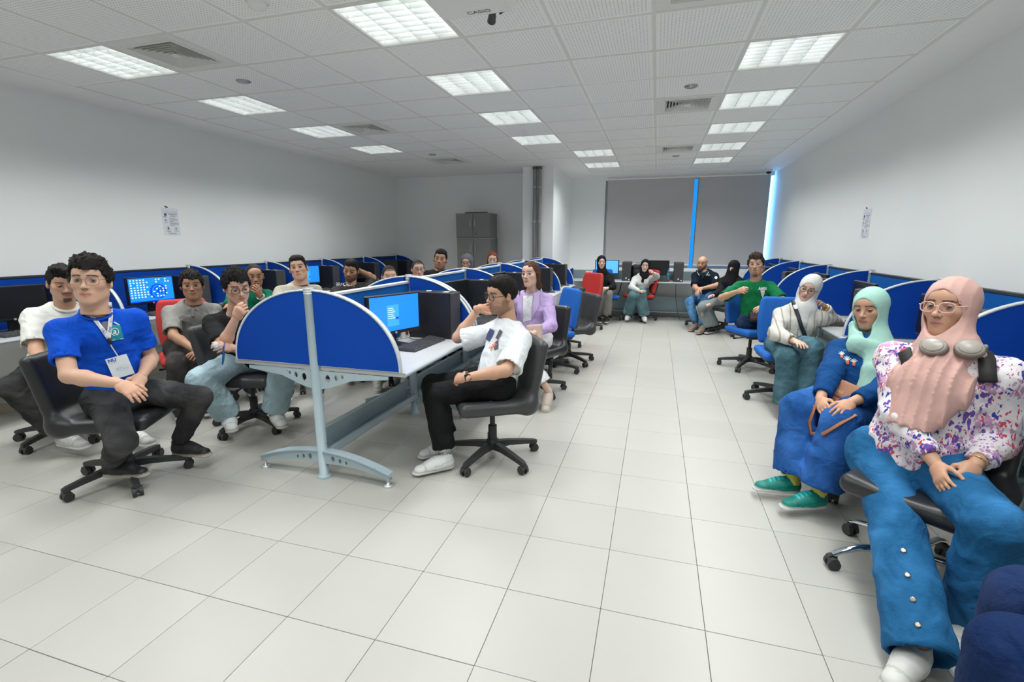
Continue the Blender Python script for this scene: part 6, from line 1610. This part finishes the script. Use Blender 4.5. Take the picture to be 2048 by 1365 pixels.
# --- grey polo: collar, placket, pink motif
def polo_collar(p, px, m, trim=None):
    c = Cloth(p, [p.top])
    for sg in (-1, 1):
        a, w_ = px['n'], px['w']
        f = c.patch('collar_flap', [(a[0]+sg*w_*.12, a[1]+w_*.18), (a[0]+sg*w_*.62, a[1]-w_*.42), (a[0]+sg*w_*.92, a[1]-w_*.18), (a[0]+sg*w_*.52, a[1]+w_*.42)], m, .009, 4)
        if trim is not None: c.strap('collar_trim', [(a[0]+sg*w_*.92, a[1]-w_*.18), (a[0]+sg*w_*.52, a[1]+w_*.42)], .010, trim, .011, .002, 4, f)
    c.strap('placket', [(a[0], a[1]+w_*.2), (a[0], a[1]+w_*.95)], .028, m, .003, .003, 5); return c
cpl = polo_collar(p3, dict(n=(386, 614), w=22), mat('cloth_heather_grey_dark', (.22, .21, .20), .9))
cpl.patch('shirt_motif', [(408, 652), (418, 650), (419, 676), (409, 674)], mat('motif_pink', (.60, .35, .42), .8), .004, 4)
cn = polo_collar(p17, dict(n=(1406, 547), w=12), mat('cloth_navy_collar', (.006, .012, .026), .9), mat('trim_mint', (.45, .65, .55), .8))
cn.stamp('logo', disc_me(2.6, M_pw), (1432, 556), (1, 0), (0, -1), .005); cn.patch('logo', [(1414, 549), (1420, 549), (1420, 552), (1414, 552)], mat('logo_sage', (.25, .32, .30), .8), .005, 3)
# --- dark T-shirt with outlined letters, green T-shirt with crest, white T-shirt with drawing
c7 = Cloth(p7, [p7.top]); c7.stamp('shirt_print', text_mesh('BRACKETS', 9.5, M_pw), (691, 570), (.82, .05), (-.05, -1), .004)
c19 = Cloth(p19, [p19.top]); c19.stamp('shirt_print', text_mesh('AMIRI', 7.6, M_pw, bold=.25), (1525, 578), (.85, 0), (0, -1), .005)
b = MB(); b.add([(-4.2, 7, 0), (4.2, 7, 0), (3.4, 0, 0), (0, -8, 0), (-3.4, 0, 0)], [(0, 4, 3, 2, 1)]); b = c19.stamp('shirt_print', b.mesh('print', M_pw), (1525, 588), (1, 0), (0, -1), .004)
for dx, dy in ((-1.6, -2), (1.6, -2), (0, 2)): c19.stamp('print_mark', disc_me(.8, mat('print_green', (.01, .10, .05), .8), 8), (1525+dx, 588+dy), (1, 0), (0, -1), .0055, b)
c13 = Cloth(p13, [p13.top]); c13.patch('shirt_print', [(981, 657), (990, 662), (980, 684), (971, 678)], mat('print_navy', (.06, .07, .16), .8), .005, 5)
c13.stamp('shirt_print', text_mesh('JAPA', 9, mat('print_orange', (.80, .18, .07), .7), bold=.2), (987, 693), (.72, -.62), (-.5, -.9), .005)
b = c13.patch('shirt_print', [(1000, 659), (1006, 664), (997, 680), (992, 676)], mat('print_ink', (.10, .10, .12), .8, var=.5, scale=60), .005, 5); c13.patch('shirt_print', [(990, 686), (997, 680), (997, 698), (989, 701)], mat('print_ink', (.1, .1, .12)), .0045, 5)
csock = Cloth(p13, [o for o in p13.root.children if o.name.startswith('sock')]); csock.stamp('sock_lettering', text_mesh('STRONG', 8.0, M_inkk), (891, 908), (.9, -.12), (.05, -1), .003)
# --- lilac blazer: white top, lapels, necklace
c14 = Cloth(p14, [p14.top]); M_wtop = cloth('white_top', (.70, .71, .73), bump=.1)
c14.patch('white_top', [(1046, 592), (1066, 592), (1062, 640), (1046, 645)], M_wtop, .004, 8)
M_lap = mat('cloth_lilac_lapel', (.50, .38, .63), .8, var=.05)
c14.patch('lapel', [(1036, 580), (1045, 590), (1047, 645), (1036, 615)], M_lap, .008, 6); c14.patch('lapel', [(1068, 588), (1079, 583), (1078, 612), (1062, 642)], M_lap, .008, 6)
c14b = Cloth(p14, [p14.top, p14.body]); c14b.strap('necklace', [(1049, 583), (1055, 598), (1063, 583)], .003, M_gold, .006, .002, 6)
# --- white headscarf: shoulder strap and camera bag
o20 = [p20.top, p20.sc_o]; c20 = Cloth(p20, o20); M_strap = mat('strap_black', (.02, .022, .026), .6)
st = c20.strap('bag_strap', [(1586, 601), (1592, 616), (1600, 646), (1611, 676), (1619, 692)], .030, M_strap, .010, .004)
c20.patch('strap_buckle', [(1588, 612), (1595, 610), (1597, 618), (1590, 620)], M_alu, .016, 2, st)
def soft_box(name, c, half, R, r, m, parent=None, h=.008):
    s = Solid(np.array(c)-np.linalg.norm(half), np.array(c)+np.linalg.norm(half), h); s.add(block(c, half, r, R), 0); V, Fq = s.poly(); return V, Fq
def bag(name, c, half, R, r, m, label, cat):
    ro = empty(name, tuple(c)); V, Fq = soft_box(name, c, half, R, r, m); link('bag_body', np_mesh('bag_body', V-c, Fq, m), ro); tag(ro, label, cat); return ro
bc = at(1624, 706, 4.62); Rb = basis(facing(bc, 5)); bg = bag('camera_bag', bc, (.045, .04, .075), Rb, .02, mat('bag_black', (.012, .012, .013), .4), 'small black bag hanging at the hip of the woman in white headscarf', 'bag')
f_ = Rb[:, 1]; MB().lathe([(.022, 0), (.022, .006), (.015, .008)], 16, M=Matrix([[*np.stack([Rb[:, 0], Rb[:, 2], f_], 1)[i], (f_*.040)[i]] for i in range(3)] + [[0, 0, 0, 1]])).build('clasp', M_alu, bg)
# --- mint headscarf: sweatshirt embroidery, brown bag
c21 = Cloth(p21, [p21.top]); M_pot = mat('pot_orange', (.62, .14, .07), .8); M_leafy = mat('leaf_pale', (.55, .70, .66), .8)
for (x, y), k in (((1694, 722), 1.0), ((1683, 711), .8), ((1708, 726), .9)):
    p_ = c21.patch('embroidery', [(x-4*k, y), (x+4*k, y), (x+3*k, y+7*k), (x-3*k, y+7*k)], M_pot, .004, 3)
    for a in (-60, -30, 0, 30, 60): t = math.radians(a); c21.strap('embroidery_leaf', [(x, y), (x+9*k*math.sin(t), y-9*k*math.cos(t))], .005, M_leafy, .002, .0006, 4, p_)
c21.stamp('embroidery_text', text_mesh('LOVE', 7, mat('stitch_blue', (.05, .35, .60), .8)), (1694, 702), (1, .1), (-.1, -1), .004)
M_brown = mat('brown_leather', (.33, .125, .055), .5, var=.1, bump=.05)
# --- pink headscarf: rucksack straps, headphones, jeans buttons
c22 = Cloth(p22, [p22.top, p22.sc_o]); M_rs = mat('rucksack_strap', (.022, .021, .02), .7)
c22s = Cloth(p22, [p22.top])
c22s.strap('rucksack_strap', [(1812, 704), (1818, 722), (1828, 765)], .052, M_rs, .006, .008, 8); c22s.strap('rucksack_strap', [(1966, 704), (1972, 722), (1978, 765)], .052, M_rs, .006, .008, 8)
M_hp = mat('headphone_grey', (.30, .265, .235), .45, var=.04); M_hpd = mat('headphone_pad', (.20, .175, .155), .6)
hp = empty('headphones', tuple(p22.N)); no = p22.N
for sg, (x, y) in ((-1, (1868, 697)), (1, (1938, 701))):
    hpnt, n = c22.hit(x, y); hn = unit(nv(*n)*.35+p22.fc*.65+UP*.55); cpos = nv(*hpnt)+hn*.014; X_ = unit(np.cross(UP, hn)); Y_ = np.cross(hn, X_); R3 = np.stack([X_, Y_, hn], 1)
    for nm, prof, mm in (('ear_pad', [(.020, -.022), (.036, -.022), (.040, -.012), (.038, -.002)], M_hpd), ('ear_cup', [(.037, -.003), (.0385, .003), (.036, .010), (.033, .0125), (.030, .0125)], M_hp), ('ear_plate', [(.030, .011), (.0295, .015), (.026, .0175), (.0, .0185)], mat('headphone_plate', (.36, .32, .285), .35, var=.03))):
        MB().lathe(prof, 24, M=Matrix([[*(R3 @ np.diag([1.24, 1.02, 1.15]))[i], (cpos-no)[i]] for i in range(3)] + [[0, 0, 0, 1]])).build(nm, mm, hp)
    MB().tube([tuple(cpos-no+X_*sg*.036+Y_*.005), tuple(cpos-no+X_*sg*.046+Y_*.028-hn*.02), tuple(p22.rc*-sg*.100-p22.fc*.01+UP*.01)], [.008, .009, .008], 8).build('headband_arm', M_hp, hp)
pts = [tuple((p22.rc*math.cos(t)*.105-p22.fc*math.sin(t)*.10+UP*(.0+.01*math.sin(t)))) for t in [PI*k/14 for k in range(15)]]
MB().tube(pts, .011, 8).build('headband', M_hp, hp); tag(hp, 'grey over-ear headphones around the neck of the woman in pink headscarf', 'headphones')
cb = Cloth(p22, [p22.bot])
for x, y in ((1797, 1102), (1805, 1151), (1816, 1200), (1826, 1251)):
    q, n = cb.hit(x+10, y); n = nv(*n); X_ = unit(np.cross(UP, n)); R3 = np.stack([X_, np.cross(n, X_), n], 1)
    MB().lathe([(.010, 0), (.010, .003), (.006, .004)], 12, M=Matrix([[*R3[i], (nv(*q)-p22.o)[i]] for i in range(3)] + [[0, 0, 0, 1]])).build('button', mat('button_steel', (.35, .33, .30), .3, .9), p22.root)

# brown bag held on the lap of the woman in mint
cl = Cloth(p21, [p21.top, p21.bot]); h0 = nv(*cl.hit(1676, 792)[0]); Rb = basis(facing(h0, -20), -38, -14); c0 = h0+Rb[:, 1]*.035
hb = empty('handbag', tuple(c0)); V, Fq = soft_box('b', c0, (.105, .035, .075), Rb, .016, M_brown); link('bag_body', np_mesh('bag_body', V-c0, Fq, M_brown), hb)
fl_c = c0+Rb[:, 1]*.030+Rb[:, 2]*.022; V, Fq = soft_box('b', fl_c, (.106, .012, .056), Rb, .010, M_brown); link('flap', np_mesh('flap', V-c0, Fq, mat('brown_leather_flap', (.37, .145, .065), .5, var=.1)), hb)
tm = text_mesh('MORE', .026, mat('gold_print', (.6, .42, .25), .4)); Mt = np.stack([-Rb[:, 0], Rb[:, 2], Rb[:, 1]], 1); o_ = link('lettering', tm, hb); o_.matrix_local = Matrix([[*Mt[i], (fl_c-c0+Rb[:, 1]*.0125-Rb[:, 2]*.02)[i]] for i in range(3)] + [[0, 0, 0, 1]])
sp = [nv(*Cloth(p21, [p21.top, p21.bot, p21.body]).hit(x, y)[0]) for x, y in ((1652, 792), (1630, 812), (1619, 845), (1622, 868), (1648, 868), (1680, 848), (1712, 830))]
MB().tube([tuple(q+(CAM_P-q)/np.linalg.norm(CAM_P-q)*.012-c0) for q in sp], .011, 8, flat=.35).build('strap', M_brown, hb)
tag(hb, 'brown leather shoulder bag on the lap of the woman in mint headscarf', 'bag')
# black pouch under the hand of the green T-shirt student
cg = Cloth(p19, [p19.top, p19.bot]); h0 = nv(*cg.hit(1516, 636)[0]); Rb = basis(facing(h0, 15), -30, 6); bg2 = bag('pouch', h0+Rb[:, 1]*.03, (.10, .035, .06), Rb, .02, mat('pouch_black', (.016, .014, .015), .6), 'black pouch with a red zip on the lap of the green T-shirt student', 'bag')
MB().tube([tuple(Rb @ nv(-.09, .036, -.01)), tuple(Rb @ nv(.09, .036, -.02))], .004, 6).build('zip', mat('zip_red', (.45, .02, .03), .5), bg2)
# cream handbag on the lap of the woman in lilac
cg = Cloth(p14, [p14.top, p14.bot]); h0 = nv(*cg.hit(1072, 668)[0]); Rb = basis(facing(h0, -25), -15, 10); bag('handbag', h0+Rb[:, 1]*.03, (.075, .03, .08), Rb, .018, mat('cream_leather', (.52, .38, .33), .6, var=.15, scale=25), 'pinkish cream handbag on the lap of the woman in lilac', 'bag')
# phone and tissue in the hand of the black T-shirt student
h0 = p4.T['L']*.5+p4.W['L']*.5; f_ = facing(h0, 82); Rb = basis(f_, 10, 10); ph = empty('phone', tuple(h0-UP*.05)); MB().rbox(-.036, .036, -.005, .005, -.07, .07, .004, M=Matrix([[*Rb[i], 0] for i in range(3)]+[[0, 0, 0, 1]])).build('case', mat('phone_blue', (.01, .12, .45), .4), ph); tag(ph, 'blue phone held by the black T-shirt student', 'phone')
h1 = p4.T['L']-UP*.01; s = Solid(h1-.06, h1+.06, .008); s.add(ellipsoid(h1, (.022, .022, .032)), 0); s.warp(folds(4, .010, .03), .05); V, Fq = s.poly(); ts = link('tissue', np_mesh('tissue', V-h1, Fq, mat('tissue_white', (.62, .58, .60), .9)), None, tuple(h1)); tag(ts, 'crumpled white tissue in the hand of the black T-shirt student', 'tissue')
# black rucksack on the window desk
c0 = nv(-.33, 9.70, TOPZ+.155); rk = empty('rucksack', tuple(c0-UP*.155)); s = Solid(c0-.25, c0+.25, .014); s.add(block(c0, (.115, .08, .155), .06), 0).add(ellipsoid(c0+nv(0, -.07, -.04), (.09, .05, .09)), .03); s.warp(folds(8, .006, .08), .03); V, Fq = s.poly()
link('bag_body', np_mesh('bag_body', V-c0+UP*.155, Fq, mat('rucksack_black', (.012, .012, .014), .7)), rk); MB().tube([(-.03, 0, .31), (-.02, 0, .34), (.02, 0, .34), (.03, 0, .31)], .006, 6).build('carry_loop', M_rs, rk); tag(rk, 'black rucksack standing on the window desk between tower and girl', 'bag')
